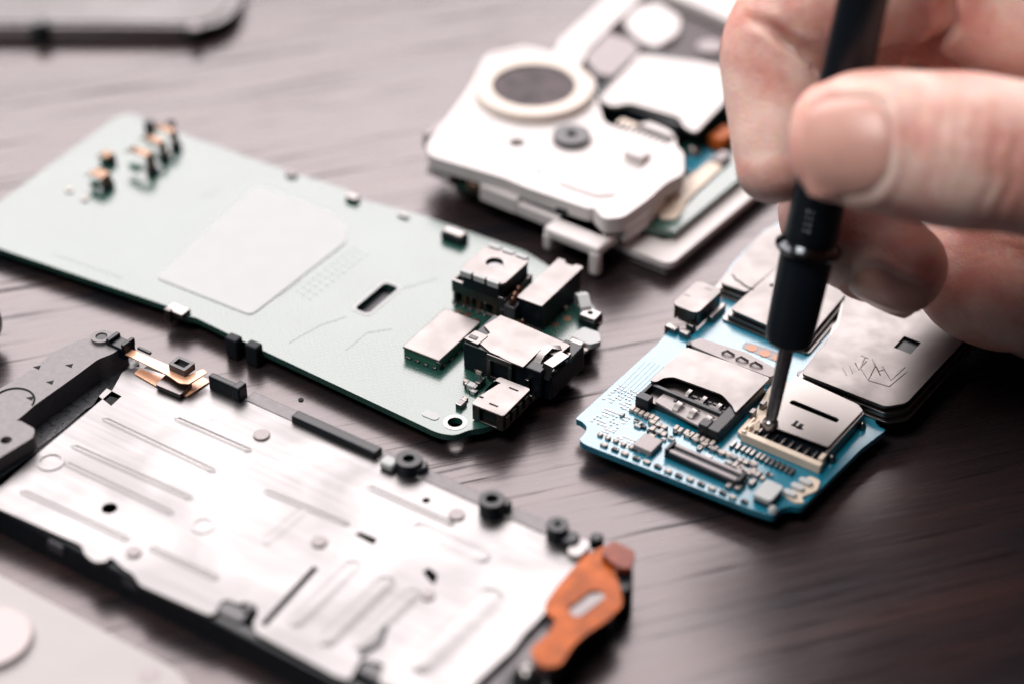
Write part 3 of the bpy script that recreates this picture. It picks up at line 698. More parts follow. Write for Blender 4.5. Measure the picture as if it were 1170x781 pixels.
# shields: a lid over a skirt, with a dark gap between
def shield(name, pts, z1, hole=None, grow=0.0):
    q = B.poly(pts, z1); c = (sum(p[0] for p in q) / len(q), sum(p[1] for p in q) / len(q))
    def off(d): return [(p[0] + (1 if p[0] > c[0] else -1) * d, p[1] + (1 if p[1] > c[1] else -1) * d) for p in q]
    MB().prism(soften(off(.8), .7, 4), ZU, ZU + .34).build(name + '_flange', M['bright'], be, .14, 3)
    MB().prism(soften(off(-.1), .7, 4), ZU + .28, ZU + .5).build(name + '_seam', M['black'], be)
    MB().prism(soften(off(.34), .7, 4), ZU + .5, z1 - .75).build(name + '_skirt', M['bright'], be, .2, 3)
    MB().prism(soften(off(-.25), .6, 4), z1 - .74, z1 - .4).build(name + '_gap', M['black'], be)
    return MB().prism(soften(off(-.02), .7, 4), z1 - .4, z1, [hole] if hole else []).build(name + '_lid', M['shield'], be, .16, 3)
z1 = ZU + 2.0
hq = B.bb([(1024, 394), (1038, 403), (1050, 394), (1036, 385)], z1)
hole = [(hq[0], hq[2]), (hq[1], hq[2]), (hq[1], hq[3]), (hq[0], hq[3])]
shield('large_shield', [(915, 426), (1004, 461), (1012, 464), (1036, 460), (1092, 400), (1132, 356), (1010, 300), (972, 308), (958, 372)], z1, hole)
MB().box(hq[0] - .3, hq[1] + .3, hq[2] - .3, hq[3] + .3, ZU + .2, z1 - .72).build('hole_pad', M['hole'], be)
shield('front_shield', [(834, 353), (882, 374), (922, 389), (990, 308), (916, 278), (905, 290)], ZU + 1.7)
shield('back_shield', [(822, 323), (853, 334), (858, 330), (925, 275), (885, 257), (868, 268)], ZU + 1.7)
m = MB()
for pts in ([(837, 314), (841, 320), (846, 322)], [(846, 323), (853, 328), (861, 331)]):
    m.tube([(*B(a, b, ZU + 1.7), ZU + 1.7) for a, b in pts], .13, 6)
for px, py in ((882, 326), ): m.cyl(*B(px, py, ZU + 1.7), .35, ZU + 1.71, ZU + 1.75, 12)
m.build('shield_slots', M['hole'], be)
# the marks pressed into the large shield
m = MB(); zz = z1 - .05
for pts in ([(962, 420), (967, 428)], [(970, 418), (974, 426)], [(977, 414), (981, 422), (990, 412)], [(988, 408), (983, 420), (992, 434), (1000, 418), (1006, 428)], [(996, 410), (1004, 424), (1009, 422)],
            [(992, 434), (1016, 441), (1036, 424)], [(1008, 418), (1018, 434), (1034, 419)], [(984, 406), (992, 409)]):
    m.tube([(*B(a, b, z1), z1 - .10) for a, b in pts], .15, 12)
m.build('pressed_marks', M['shield'], be)

# ================================================================== PHONE WITH SPEAKER (behind)
T = Frame('opened_phone', 'opened phone body in white plastic with round speaker and silver card slot', 'phone', 487, 178, 8, -36.5)
te = T.e
# metal tray at the bottom, sticking out to the right
x0, x1, y0, y1 = T.bb([(697, 268), (766, 303)], 2.6)
xr = x1; ty0 = y0
pr = T(766, 303, 2.6)
xl = T(487, 215, 2.6)[0]
YB = 150                                             # the far end lies beyond the frame
m = MB(); m.prism(rrect(xl + 3, pr[0], pr[1], YB, 1.5), 0, .9); m.build('back_plate', M['bright'], te, .2, 3)
m = MB(); m.prism(rrect(xl + 3, pr[0], pr[1], YB, 1.5), 1.5, 2.6, [rrect(xl + 30, pr[0] - 3.6, pr[1] + 4.5, YB - 4, 1)]); m.build('metal_frame', M['white'], te, .25, 3)
m = MB(); m.prism(rrect(xl + 4, pr[0] - .8, pr[1] + .8, YB - 1, 1), .9, 1.5); m.build('frame_gap', M['black'], te)
MB().box(xl + 29, pr[0] - 3.8, pr[1] + 4.0, YB - 5, 1.5, 1.75).build('tray_floor', M['foam'], te)
# green board inside
q = [T(*p, 4.2) for p in ((500, 215), (700, 285), (770, 240), (845, 170), (850, 60), (640, 60))]
x0, x1, y0, y1 = T.bb([(500, 210), (835, 160), (850, 70)], 4.2)
bx0, bx1, by0 = T(497, 205, 4.2)[0], T(790, 262, 4.2)[0], T(497, 205, 4.2)[1] + 1.2
MB().prism([(bx0, by0 + .2), (bx1 - 7, by0 + .2), (bx1 - 7, by0 + 6), (bx1 - 1.5, by0 + 8), (bx1 - 1.5, by0 + 46), (bx0, by0 + 46)], 3.2, 4.2).build('inner_board', M['green'], te, .05)
MB().box(bx0 + 1, bx1 - 8, by0 + 2, by0 + 44, .92, 3.18).build('battery_case', M['matteblack'], te, .2)
# white plastic body
zt = 8.0
body = [(487, 165), (490, 178), (577, 204), (600, 214), (676, 240), (695, 228), (728, 205), (745, 204), (762, 194), (775, 170), (768, 150), (740, 138), (716, 150), (690, 140), (684, 118), (680, 90), (640, 62), (600, 52), (556, 62), (536, 100), (510, 135)]
hole1 = circle(*T(591, 163, zt), 1.15, 20)
MB().prism(soften(T.poly(body, zt), 1.2, 4), 5.9, zt, [hole1]).build('plastic_body', M['white'], te, .35, 3)
MB().cyl(*T(591, 163, zt), 1.3, 5.0, 6.6).build('hole_shade', M['hole'], te)  # black disc put in to paint the inside of the hole dark
# front skirt of the body: posts with openings between
m = MB()
def skirt(pa, pb, za, zb, th=1.6):
    a, b = T(*pa, zt), T(*pb, zt); m.box(min(a[0], b[0]), max(a[0], b[0]), a[1] - .2, a[1] + th, za, zb)
skirt((487, 172), (512, 184), 4.0, 5.9)
skirt((548, 196), (590, 214), 3.2, 5.9, 2.2)
skirt((590, 212), (695, 246), 3.2, 5.2, 3)
m.each('body_skirt', M['white'], te, .3, 3)
m = MB(); a, b = T(596, 214, 7), T(640, 229, 7); m.box(a[0], b[0] + 2, a[1] - .6, a[1] + .3, 5.3, 6.6); m.build('side_slot', M['black'], te, .15)
m = MB()
for px, py in ((517, 200), (541, 212)): x, y = T(px, py, 5); m.box(x - .9, x + .9, y - .6, y + .8, 4.2, 5.6)
m.each('gold_pad', M['gold'], te, .2)
x, y = T(529, 198, 5.5); MB().box(x - 1.6, x + 1.6, y + .3, y + 1.6, 4.2, 5.8).build('inner_clip', M['black'], te, .2)
# raised bracket to the right front, and the hook below it
p = [T(*q, 9.0) for q in ((676, 232), (700, 222), (735, 190), (748, 172), (768, 160), (782, 172), (782, 196), (762, 206), (740, 226), (712, 246), (690, 248))]
MB().prism(soften(p, 1.0, 4), 6.2, 8.6).build('bracket', M['white'], te, .4, 3)
p = [T(*q, 6.5) for q in ((690, 252), (720, 238), (745, 215), (762, 216), (740, 245), (715, 262))]
MB().prism(soften(p, .6, 3), 4.3, 6.6).build('bracket_foot', M['white'], te, .3, 3)
m = MB(); hx0, hx1, hy0, hy1 = T.bb([(623, 262), (684, 286), (640, 246)], 5.0)
m.box(hx0, hx1, hy0, hy1 + 2.5, 3.6, 5.2); m.box(hx0, hx0 + 1.3, hy0 - .2, hy0 + 1.2, 1.6, 4.4); m.box(hx1 - 1.5, hx1 + .1, hy0 - .2, hy0 + 1.2, .6, 4.4)
m.build('hook', M['white'], te, .45, 3)
# speaker
x, y = T(610, 97, 9.4)
m = MB(); m.ring(x, y, 9.0, 6.3, zt - .2, 9.4, 48); m.build('speaker_ring', M['ring'], te, .5, 3)
m = MB(); m.cyl(x, y, 6.6, zt - .1, 9.1, 48); m.build('speaker_cone', M['mesh'], te, .1)
# microphone capsule
x, y = T(653, 153, 9.0)
m = MB(); m.ring(x, y, 2.75, .75, zt - .1, 9.0, 32); m.build('microphone', M['charcoal'], te, .3, 3)
MB().cyl(x, y, 2.0, zt, 8.5, 24).build('microphone_core', M['hole'], te)
m = MB()
for pts in ([(500, 168), (560, 186), (588, 200), (596, 208)], [(690, 168), (702, 176), (700, 188)], [(560, 66), (600, 58), (640, 70)], [(620, 205), (636, 208), (648, 198)]):
    m.tube([(*T(a, b, zt), zt + .0) for a, b in pts], .1, 6)
for px, py, rr in ((512, 152, .5), (616, 196, .45), (524, 172, .3), (690, 150, .5), (560, 140, .35)):
    m.cyl(*T(px, py, zt), rr, zt - .05, zt + .04, 14)
m.each('body_seam', M['foam'], te)
# relief plate and little post on the white body
p = [T(*q, zt + .25) for q in ((636, 208), (650, 196), (672, 186), (702, 192), (722, 202), (704, 222), (682, 224))]
MB().prism(soften(p, 1.0, 4), zt, zt + .3).build('relief_plate', M['white'], te, .15, 2)
x, y = T(728, 172, zt + 1.4)
MB().prism(rrect(x - 1.7, x + 1.7, y - 1.3, y + 1.3, .7), zt - .2, zt + 1.4).build('post', M['white'], te, .35, 3)
x, y = T(497, 160, 6); MB().box(x - 1.6, x - .2, y - 1, y + 4, 4.5, 7.2).build('side_tab', M['foam'], te, .3)
# silver card slot with its comb of pins
zc = 8.6
p = [T(*q, zc) for q in ((684, 114), (730, 62), (800, 70), (860, 84), (795, 152), (782, 146), (775, 134), (720, 118), (700, 122))]
MB().prism(soften(p, .8, 3), zc - .5, zc).build('card_cover', mat('card_nickel', (.24, .23, .225), .42, 1.0), te, .2)
x0, x1, y0, y1 = T.bb([(700, 132), (785, 155), (850, 92), (738, 70)], 6.5)
MB().box(x0 + .3, x1 - 1.0, y0 + 1, y1 - 2, 4.22, zc - .52).build('card_body', M['black'], te, .2)
m = MB(); a, b = T(704, 139, 8.1), T(770, 160, 8.1); m.box(a[0], b[0], a[1] - .2, a[1] + 1.6, 6.4, 8.0); m.build('pin_holder', M['cream'], te, .15)
for k in range(9):
    xx = a[0] + .8 + k * (b[0] - a[0] - 1.4) / 8
    MB().box(xx - .2, xx + .2, a[1] - 1.0, a[1] + .5, 7.6, 8.25).build('slot_pin', M['bright'], te, .08)
# parts between card slot and right edge
x, y = T(793, 172, 5); MB().dome(x, y, 4.2, 1.2, 1.6).build('solder_ball', M['bright'], te)
x, y = T(812, 182, 4.5); MB().box(x - 3.2, x + .4, y - 5, y + 2, 3.0, 4.6).build('flex_strip', M['blue'], te, .2)
x, y = T(826, 155, 5.5); MB().box(x - 1.2, x + 1.4, y - 2.4, y + 2, 4.2, 6.2).build('flex_end', M['amber'], te, .3)
p = [T(*q, 4.6) for q in ((760, 226), (788, 200), (812, 183), (826, 190), (800, 214), (775, 240))]
MB().prism(soften(p, .5, 2), 3.8, 4.6).build('contact_bar', M['cream'], te, .2)
p = [T(*q, 4.4) for q in ((748, 236), (765, 226), (785, 234), (772, 250), (755, 250))]
MB().prism(soften(p, .5, 2), 3.0, 4.4).build('contact_end', M['cream'], te, .2)
x, y = T(820, 176, 5); MB().box(x, x + 1.7, y - 1.5, y + 1.2, 2.7, 5.2).build('clip', M['foam'], te, .2)
# behind: white rail, grey battery bay with pads
p = [T(*q, 7.0) for q in ((628, 68), (640, 45), (700, -10), (725, -34), (752, -34), (735, -6), (672, 56), (660, 82))]
MB().prism(soften(p, .8, 3), 2.6, 7.0).build('side_rail', M['white'], te, .4, 3)
bay = mat('rose_grey_plate', (.06, .046, .05), .5, ior=1.35)
x0, x1, y0, y1 = T.bb([(690, 40), (850, 110), (980, 40), (760, -60)], 5.0)
q0, q1 = T(690, 70, 5.0), T(860, 100, 5.0)
MB().box(q0[0] - 3, q1[0] + 10, q0[1] + 3, q0[1] + 60, 2.7, 5.2).build('battery_bay', bay, te, .2)
p = [T(*q, 6.4) for q in ((660, 58), (688, 36), (725, 48), (730, 60), (700, 88), (682, 84))]
MB().prism(soften(p, .7, 3), 5.2, 6.5).build('foam_pad', M['foam'], te, .3)
p = [T(*q, 6.2) for q in ((712, 26), (722, 8), (752, 4), (778, 20), (775, 38), (750, 54), (730, 46))]
MB().prism(soften(p, 1.4, 4), 5.2, 6.2).build('foam_pad', M['white'], te, .3)
x, y = T(812, 52, 6); MB().cyl(x, y, 2.2, 5.2, 6.0).build('round_pad', M['foam'], te, .3)
p = [T(*q, 7) for q in ((752, -30), (765, -6), (830, 22), (900, 52), (960, 50), (830, -60))]
MB().prism(soften(p, .8, 3), 2.7, 7.0).build('cross_rail', M['white'], te, .4, 3)

# ================================================================== CHASSIS (front left)
C_ = Frame('phone_chassis', 'silver phone chassis plate in a black frame with orange ribbon cable at its end', 'phone chassis', 0, 580, 4.5, -33.9)
ce = C_.e; ZC = 4.5
pl = [(-150, 518), (0, 581), (93, 622), (97, 633), (108, 642), (122, 641), (126, 635), (143, 650), (152, 655), (160, 668), (238, 702), (246, 700), (252, 686), (262, 684), (272, 690), (282, 686), (296, 698), (289, 712), (292, 722), (384, 772),
      (400, 776), (412, 752), (440, 758), (432, 779), (520, 812), (548, 775), (585, 742), (600, 722), (607, 716), (640, 680), (676, 630), (665, 616), (560, 568), (440, 517), (240, 437), (222, 440), (190, 428), (158, 418), (140, 424), (128, 446), (100, 470), (40, 520), (0, 556), (-90, 522)]
def cx(px, py): return C_(px, py, ZC)
holes = [circle(*cx(125, 580), .95, 18)]
h2 = [cx(*p) for p in ((113, 452), (122, 443), (139, 452), (127, 463))]
slotl = [cx(*p) for p in ((297, 712), (358, 646), (364, 649), (304, 715))]
h3 = [cx(*p) for p in ((405, 610), (411, 607), (431, 615), (427, 622), (418, 617))]
h4 = [cx(*p) for p in ((483, 652), (490, 648), (500, 656), (497, 668), (490, 662))]
h6 = circle(*cx(487, 571), .5, 12)
MB().prism(soften(C_.poly(pl, ZC), .5, 2), ZC - .5, ZC, holes + [h2, slotl, h3, h4, h6]).build('plate', M['alu'], ce, .1, 2)
# black frame around and below the plate
x0, x1, y0, y1 = C_.bb([(-60, 560), (660, 640)], ZC)
fy = C_(300, 735, ZC - 1.5)[1]
xR = cx(655, 620)[0]; yT = cx(440, 515)[1]; yB = cx(240, 702)[1]
xL = cx(-60, 540)[0]
MB().prism(rrect(cx(150, 402)[0] + 2, xR - 1.0, yB + .4, yT - .3, 1.5), 0, ZC - 1.6).build('frame', M['matteblack'], ce, .3, 2)
m = MB(); m.box(xL, xR - 6, yB - .1, yB + 1.6, 0, ZC - .56)
m.build('front_rail', M['black'], ce, .4, 3)
m = MB()
for px, py, l, wd, h in ((65, 618, 2.6, 1.0, -.9), (150, 658, 2.4, 1.0, -.8), (265, 697, 4.2, 2.2, -.2), (285, 692, 1.4, 1.4, .2), (425, 765, 3, 2, -.2)):
    x, y = C_(px, py, ZC + h); m.box(x - l / 2, x + l / 2, y - wd / 2, y + wd / 2, 2.0, ZC + h)
m.each('frame_tab', M['charcoal'], ce, .35, 3)
# ribs pressed into the plate
m = MB()
def rib(a, b, hw, h, mb):
    """a low pressed ridge with rounded ends"""
    p, q = Vector(cx(*a)), Vector(cx(*b)); t = (q - p).normalized(); L = (q - p).length; sd = Vector((-t.y, t.x)); nu, nv = 26, 10; vs = []
    for i in range(nu + 1):
        u = i / nu * L; e = min(1, min(u, L - u) / hw); e = math.sqrt(max(0, 1 - (1 - e) ** 2))
        for j in range(nv + 1):
            v = j / nv * 2 - 1; o_ = p + t * u + sd * (v * hw * e); vs.append((o_.x, o_.y, ZC - .012 + h * (cos(v * pi) + 1) / 2 * e))
    mb.add(vs, [(i * (nv + 1) + j, (i + 1) * (nv + 1) + j, (i + 1) * (nv + 1) + j + 1, i * (nv + 1) + j + 1) for i in range(nu) for j in range(nv)])
for a, b in (((116, 477), (248, 540)), ((199, 477), (288, 516)), ((80, 508), (222, 571)), ((72, 528), (200, 588)), ((22, 560), (150, 618)), ((170, 625), (250, 662)), ((418, 555), (520, 600)), ((300, 560), (400, 600))): rib(a, b, .62, .17, m)
x, y = cx(58, 527); m.ring(x, y, 1.7, 1.3, ZC - .1, ZC + .12); x, y = cx(232, 600); m.ring(x, y, 1.4, 1.1, ZC - .1, ZC + .1)
m.each('plate_rib', M['alu'], ce)
m = MB()
for a, b, r, h in (((332, 716), (410, 640), 1.5, .22), ((366, 738), (448, 658), 1.7, .26), ((404, 742), (478, 672), 1.5, .22), ((300, 622), (350, 580), 1.2, .12), ((470, 768), (570, 672), 2.6, .3), ((470, 600), (560, 640), 1.8, .2)):
    rib(a, b, r, h, m)
m.each('broad_rib', M['alu'], ce)
m = MB()
for px, py, r in ((299, 497, 1.05), (522, 588, 1.0), (365, 619, .95), (153, 631, .9), (489, 680, .8)): m.cyl(*cx(px, py), r, ZC - .2, ZC + .25, 18)
m.each('rivet', M['chip'], ce, .1)
x, y = cx(436, 728); m = MB(); p, q = cx(440, 716), cx(412, 748); m.tube([(*p, ZC + .05), (*cx(434, 734), ZC + .05), (*q, ZC + .05)], .35, 6); m.build('wire_clip', M['charcoal'], ce)
# strip along the far edge
zs = ZC + 1.0
m = MB()
a = C_(242, 432, zs); b = C_(350, 478, zs); c = C_(440, 514, zs)
m.box(a[0], a[0] + 4.6, a[1] - .7, a[1] + .3, 0.2, zs + .9); m.box(a[0] + 4.0, a[0] + 5.2, a[1] - .9, a[1] + .8, 0.2, zs + 1.1)
m.box(b[0] - 2.0, c[0] - .6, b[1] - .6, b[1] + .9, .2, zs)
m.each('edge_strip', M['black'], ce, .25, 3)
m = MB(); m.box(a[0] + 5.2, xR - 2, a[1] - .2, a[1] + 1.9, 0, ZC + .1); m.build('edge_rail', M['greyframe'], ce, .2)
x, y = C_(345, 455, ZC + .2); MB().cyl(x, y - .2, .35, ZC, ZC + .25, 10).build('rail_pin', M['hole'], ce)
x, y = C_(444, 526, ZC + 1); MB().box(x - .9, x + 1.0, y - .8, y + .9, ZC, ZC + 1.1).build('edge_clip', M['sticker'], ce, .35, 3)
def post(px, py, r, h, ri, mt='black'):
    x, y = C_(px, py, ZC + h); m = MB(); m.ring(x, y, r, ri, ZC - .1, ZC + h, 28); o = m.build('screw_post', M[mt], ce, .2, 2)
    MB().cyl(x, y, ri, ZC - .05, ZC + h - .8, 16).build('post_hole', M['hole'], o)
post(467, 523, 1.65, 1.7, .7); post(562, 569, 1.55, 2.0, .75); post(637, 598, 1.3, 2.0, .4)
m = MB()
for px, py, r, h in ((480, 530, 1.0, 1.0), (577, 573, .8, 1.4), (651, 612, 1.15, 1.2), (682, 612, .8, .6)): m.cyl(*C_(px, py, ZC + h), r, ZC - 1, ZC + h, 18)
m.each('frame_peg', M['black'], ce, .25, 3)
x, y = C_(664, 622, ZC + .6); MB().prism(rrect(x - .9, x + .9, y - 2.0, y + .9, .8), ZC - .2, ZC + .7).build('corner_tab', M['white'], ce, .25, 3)
# bezel at the left end: a dull grey curved piece with a hollow behind it
zb = ZC + 1.8
bez = [(-130, 590), (-130, 530), (-60, 500), (0, 443), (20, 432), (45, 415), (62, 401), (84, 391), (103, 384), (126, 378), (140, 384), (146, 392), (128, 404), (112, 410), (88, 428), (40, 462), (24, 476), (0, 492), (-60, 545)]
MB().prism(soften(C_.poly(bez, zb), .6, 3), 0, zb).build('bezel', M['greyframe'], ce, .3, 3)
tr = [(40, 462), (88, 428), (112, 410), (150, 402), (160, 412), (136, 440), (95, 468), (70, 490), (30, 520), (-30, 570), (-60, 550), (0, 500)]
MB().prism(soften(C_.poly(tr, 3.2), .6, 3), 0.1, 3.0).build('bezel_hollow', mat('rough_black_film', (.02, .022, .026), .45, rvar=(14, .25), bump=(25, .08)), ce)
x, y = C_(116, 385, zb + .3); m = MB(); m.ring(x, y, 1.35, .75, zb - .4, zb + .45, 28); m.build('bezel_boss', M['greyframe'], ce, .15)
MB().cyl(x, y, .74, zb - .3, zb + .3, 20).build('boss_screw', M['black'], ce, .1)
m = MB(); x, y = C_(138, 390, zb + .6); m.box(x - 1.7, x + 1.5, y - 1.0, y + 1.0, zb - 1.2, zb + .4); m.box(x - 1.7, x - 1.0, y - 1.0, y + 1.1, zb, zb + .9); m.box(x + .9, x + 1.5, y - 1.0, y + 1.1, zb, zb + 1.1); m.build('bezel_socket', M['black'], ce, .15)
m = MB()
for px, py in ((43, 419), (80, 417), (58, 436), (35, 454)):
    x, y = C_(px, py, zb); m.prism([(x - .5, y - .3), (x + .5, y - .3), (x + .1, y + .45)], zb - .01, zb + .04)
m.each('bezel_notch', M['hole'], ce)
m = MB(); x, y = C_(15, 458, zb); m.tube([(x + 2.6 * cos(t / 16 * pi * 1.1 + .3), y + 2.6 * sin(t / 16 * pi * 1.1 + .3), zb + .02) for t in range(17)], .14, 6); m.build('bezel_groove', M['hole'], ce)
tbq = [(-60, 520), (-20, 497), (10, 481), (22, 479), (40, 489), (38, 499), (0, 522), (-60, 560)]
MB().prism(soften(C_.poly(tbq, zb + .5), .5, 3), 2.0, zb + .5, [circle(*C_(7, 502, zb + .5), .7, 16)]).build('bezel_bracket', M['greyframe'], ce, .25, 3)
MB().prism(soften(C_.poly([(-60, 540), (0, 512), (40, 497), (42, 515), (0, 545), (-60, 580)], ZC + .3), .5, 3), .5, ZC + .3).build('bracket_root', M['black'], ce, .3, 3)
# copper ribbon with its small square connector
zf = ZC + 1.6
m = MB()
def fx(px, py, z): return (*C_(px, py, z), z)
MB().prism(soften(C_.poly([(132, 399), (142, 395), (196, 418), (215, 428), (232, 421), (237, 425), (216, 438), (205, 437), (190, 427)], zf), .25, 2), zf - .15, zf).build('ribbon', M['flex'], ce)
MB().prism(soften(C_.poly([(153, 426), (160, 420), (185, 430), (208, 444), (232, 430), (240, 435), (214, 452), (190, 447)], ZC + .2), .25, 2), ZC + .02, ZC + .2).build('ribbon', M['flex'], ce)
MB().prism(soften(C_.poly([(177, 438), (192, 424), (220, 436), (206, 450)], ZC + .9), .3, 2), ZC + .22, ZC + .8).build('ribbon_stiffener', M['greymetal'], ce, .05)
x0, x1, y0, y1 = C_.bb([(192, 415), (210, 423), (223, 414), (207, 407)], zf + 1.0)
MB().prism(rrect(x0, x1, y0, y1, .15), zf + .01, zf + 1.0, [rrect(x0 + .45, x1 - .45, y0 + .45, y1 - .45, .1)]).build('square_connector', M['charcoal'], ce, .08)
MB().box(x0 + .4, x1 - .4, y0 + .4, y1 - .4, zf + .02, zf + .5).build('connector_core', M['hole'], ce)
m = MB(); x, y = C_(165, 402, zf); m.box(x - 1.2, x + .9, y, y + .35, zf - .1, zf + .25); m.build('ribbon_mark', M['black'], ce)
# right end: grey ledge, orange ribbon, dark socket and a steel ball
lg = [(676, 628), (640, 682), (600, 724), (570, 748), (545, 785), (500, 830), (560, 850), (608, 800), (640, 745), (700, 670)]
MB().prism(soften(C_.poly(lg, ZC - 1.0), .6, 3), 0, ZC - 1.0).build('end_ledge', mat('grey_ledge', (.085, .075, .085), .4), ce, .3, 2)
zo = ZC + .5
orange = [(655, 648), (668, 634), (690, 622), (712, 628), (700, 645), (708, 668), (712, 690), (694, 708), (672, 722), (655, 736), (640, 760), (622, 762), (606, 748), (608, 738), (628, 722), (636, 706), (624, 700), (622, 690), (634, 672)]
hol = C_.poly([(648, 694), (655, 704), (668, 702), (692, 682), (688, 674), (674, 674)], zo)
MB().prism(soften(C_.poly(orange, zo), .8, 3), zo - .35, zo, [soften(hol, .3, 2)]).build('orange_ribbon', M['amber'], ce, .12)
MB().prism(soften(C_.poly([(645, 694), (655, 708), (668, 705), (696, 682), (690, 670), (672, 672)], zo - .4), .3, 2), ZC - 1.0, zo - .36).build('ribbon_pad', M['foam'], ce)
MB().prism(soften(C_.poly([(655, 704), (664, 703), (694, 680), (684, 676)], zo - .1), .3, 2), zo - .35, zo - .1).build('ribbon_chip', M['chip'], ce, .05)
MB().prism(soften(C_.poly([(686, 632), (700, 617), (726, 630), (722, 650), (706, 648)], zo + .8), .5, 3), zo + .01, zo + .9).build('orange_connector', mat('red_brown_film', (.17, .030, .012), .35, ior=1.3, noise=(7, .4)), ce, .3, 3)
MB().prism(soften(C_.poly([(700, 652), (722, 638), (724, 660), (716, 672), (704, 668)], zo), .5, 3), 0, zo - .4).build('end_socket', M['black'], ce, .35, 3)
x, y = C_(603, 765, ZC + 1); MB().dome(x, y, ZC - 1.0, 1.9, 2.6, 24, 8).build('steel_button', M['bright'], ce)
x, y = C_(600, 785, ZC - 1); MB().cyl(x, y, 2.6, 0.05, ZC - .7, 24).build('button_base', M['black'], ce, .2)

# ================================================================== WHITE COVER (front corner), pane (back corner), tool end (left edge)
K = Frame('phone_cover', 'plain white phone cover lying in the near left corner', 'phone cover', 0, 656, 3, -34)
zk = 3.0
kx, ky = K(238, 800, zk)[0], K(0, 656, zk)[1]
MB().prism(rrect(kx - 78, kx, ky - 44, ky, 7, 8), .0, zk).build('cover_shell', mat('satin_white_cover', (.36, .34, .338), .6, noise=(2, .03)), K.e, .8, 4)
x, y = K(-12, 728, zk + .6)
MB().prism(circle(x, y, 4.6, 40), zk - .3, zk + .8).build('lens_disc', mat('rose_grey_disc', (.42, .36, .36), .4), K.e, .4, 3)
x, y = K(170, 770, zk); MB().cyl(x, y, 1.2, zk - .02, zk + .05).build('dimple', M['foam'], K.e)

P_ = Frame('phone_screen', 'thin pale phone screen standing on dark feet, far left corner of the table', 'phone screen', 0, 28, 4, 0)
zp = 2.5
pane = [(-120, 30), (236, 32), (262, 22), (276, 4), (284, -60), (-120, -60)]
MB().prism(soften(P_.poly(pane, zp), 3, 5), zp - .7, zp).build('pane', M['glasspanel'], P_.e, .25, 3)
MB().prism(soften(P_.poly([(-100, 24), (228, 26), (250, 17), (262, 2), (268, -50), (-100, -50)], zp + .3), 3, 5), zp + .01, zp + .3).build('pane_face', M['glasspanel'], P_.e, .15)
m = MB()
a = P_(-100, 33, 2); b = P_(228, 33, 2)
m.box(a[0], b[0], a[1] - .2, a[1] + 2.2, 0.35, 1.78); m.build('bezel_rail', mat('rose_grey_rail', (.42, .36, .37), .6), P_.e, .3)
for px in (46, 222):
    a = P_(px, 36, 1.5); MB().box(a[0] - 1.7, a[0] + 1.7, a[1] - 1.0, a[1] + 2.0, 0, 1.79).build('foot', M['black'], P_.e, .5, 3)
a = P_(45, 19, 4.2); MB().cyl(a[0], a[1], 1.5, zp, zp + 1).build('peg', M['charcoal'], P_.e, .3)
a = P_(222, 24, 4); MB().cyl(a[0], a[1], 1.1, zp, zp + .6).build('peg', M['foam'], P_.e, .3)

q = at(-42, 372, 3.5)
e = bpy.data.objects.new('tool_handle', None); COL.objects.link(e); e.location = (q.x * S, q.y * S, 0)
tag(e, 'rounded end of a black ridged tool handle at the left edge of the photo', 'tool')
m = MB(); prof = [(-40, 3.4), (-3, 3.5)]
for k in range(4): t = -2.5 + k * 1.5; prof += [(t, 3.5 - .1 * k), (t + .2, 3.9 - .16 * k), (t + .9, 3.9 - .2 * k), (t + 1.1, 3.4 - .2 * k)]
prof += [(4.3, 2.5), (4.9, 1.4), (5.0, .2)]
ax = Vector((cos(radians(-8)), sin(radians(-8)), 0)); m.lathe(Vector((0, 0, 3.95)), ax, prof); m.build('handle', M['black'], e, 0)

# ================================================================== SCREWDRIVER
tip = deep(879, 488, 258.6); topp = deep(990, -20, 234.5)
ax = (topp - tip).normalized()
e = bpy.data.objects.new('screwdriver', None); COL.objects.link(e); e.location = tip * S
tag(e, 'black precision screwdriver held by the hand with its steel tip on the blue board', 'screwdriver')
def on_axis(py):
    """how far up the axis the photo row lies"""
    lo, hi = 0.0, 120.0
    for _ in range(40):
        mid = (lo + hi) / 2; p = tip + ax * mid - CAM
        if 390.5 - p.dot(UP) / p.dot(FWD) * FPX > py: lo = mid
        else: hi = mid
    return lo
def sd(name, prof, m, bevel=0, parent=e, n=48):
    mb = MB(); mb.lathe(Vector((0, 0, 0)), ax, prof, n); return mb.build(name, m, parent, bevel, 2, 30)
t0, t1, t2 = on_axis(390), on_axis(287), on_axis(285)
M['nub'] = mat('bright_steel', (.36, .35, .35), .3, 1.0)
sd('shaft', [(1.4, .72), (2.2, .78), (6, .86), (t0 + 2, .98)], M['steel'])
sd('bit', [(-.3, .5), (-.1, .85), (.5, .98), (1.0, .95), (1.3, .7), (1.5, .66)], M['nub'])
sd('ferrule', [(t0 - .3, 2.3), (t0 + .1, 2.75), (t0 + 1.2, 2.95), (t1 - .4, 3.2), (t1, 3.1)], M['black'])
sd('collar', [(t1 - .2, 3.3), (t1 + .05, 3.8), (t1 + .3, 4.0), (t1 + .7, 4.0), (t1 + .95, 3.7), (t1 + 1.5, 3.3)], mat('dark_collar', (.05, .055, .06), .18, 1.0))
pr = [(t1 + 1.3, 2.9), (t1 + 1.9, 3.2), (t1 + 4, 3.2), (t1 + 10, 3.1), (t1 + 16, 3.0), (t1 + 30, 2.85), (t1 + 52, 2.8), (t1 + 60, 2.8), (t1 + 62, 2.0)]
sd('handle', pr, M['black'])
sd('swivel_cap', [(t1 + 62.2, 2.0), (t1 + 63, 3.4), (t1 + 68, 3.5), (t1 + 69.5, 2.4), (t1 + 69.6, .2)], M['charcoal'])
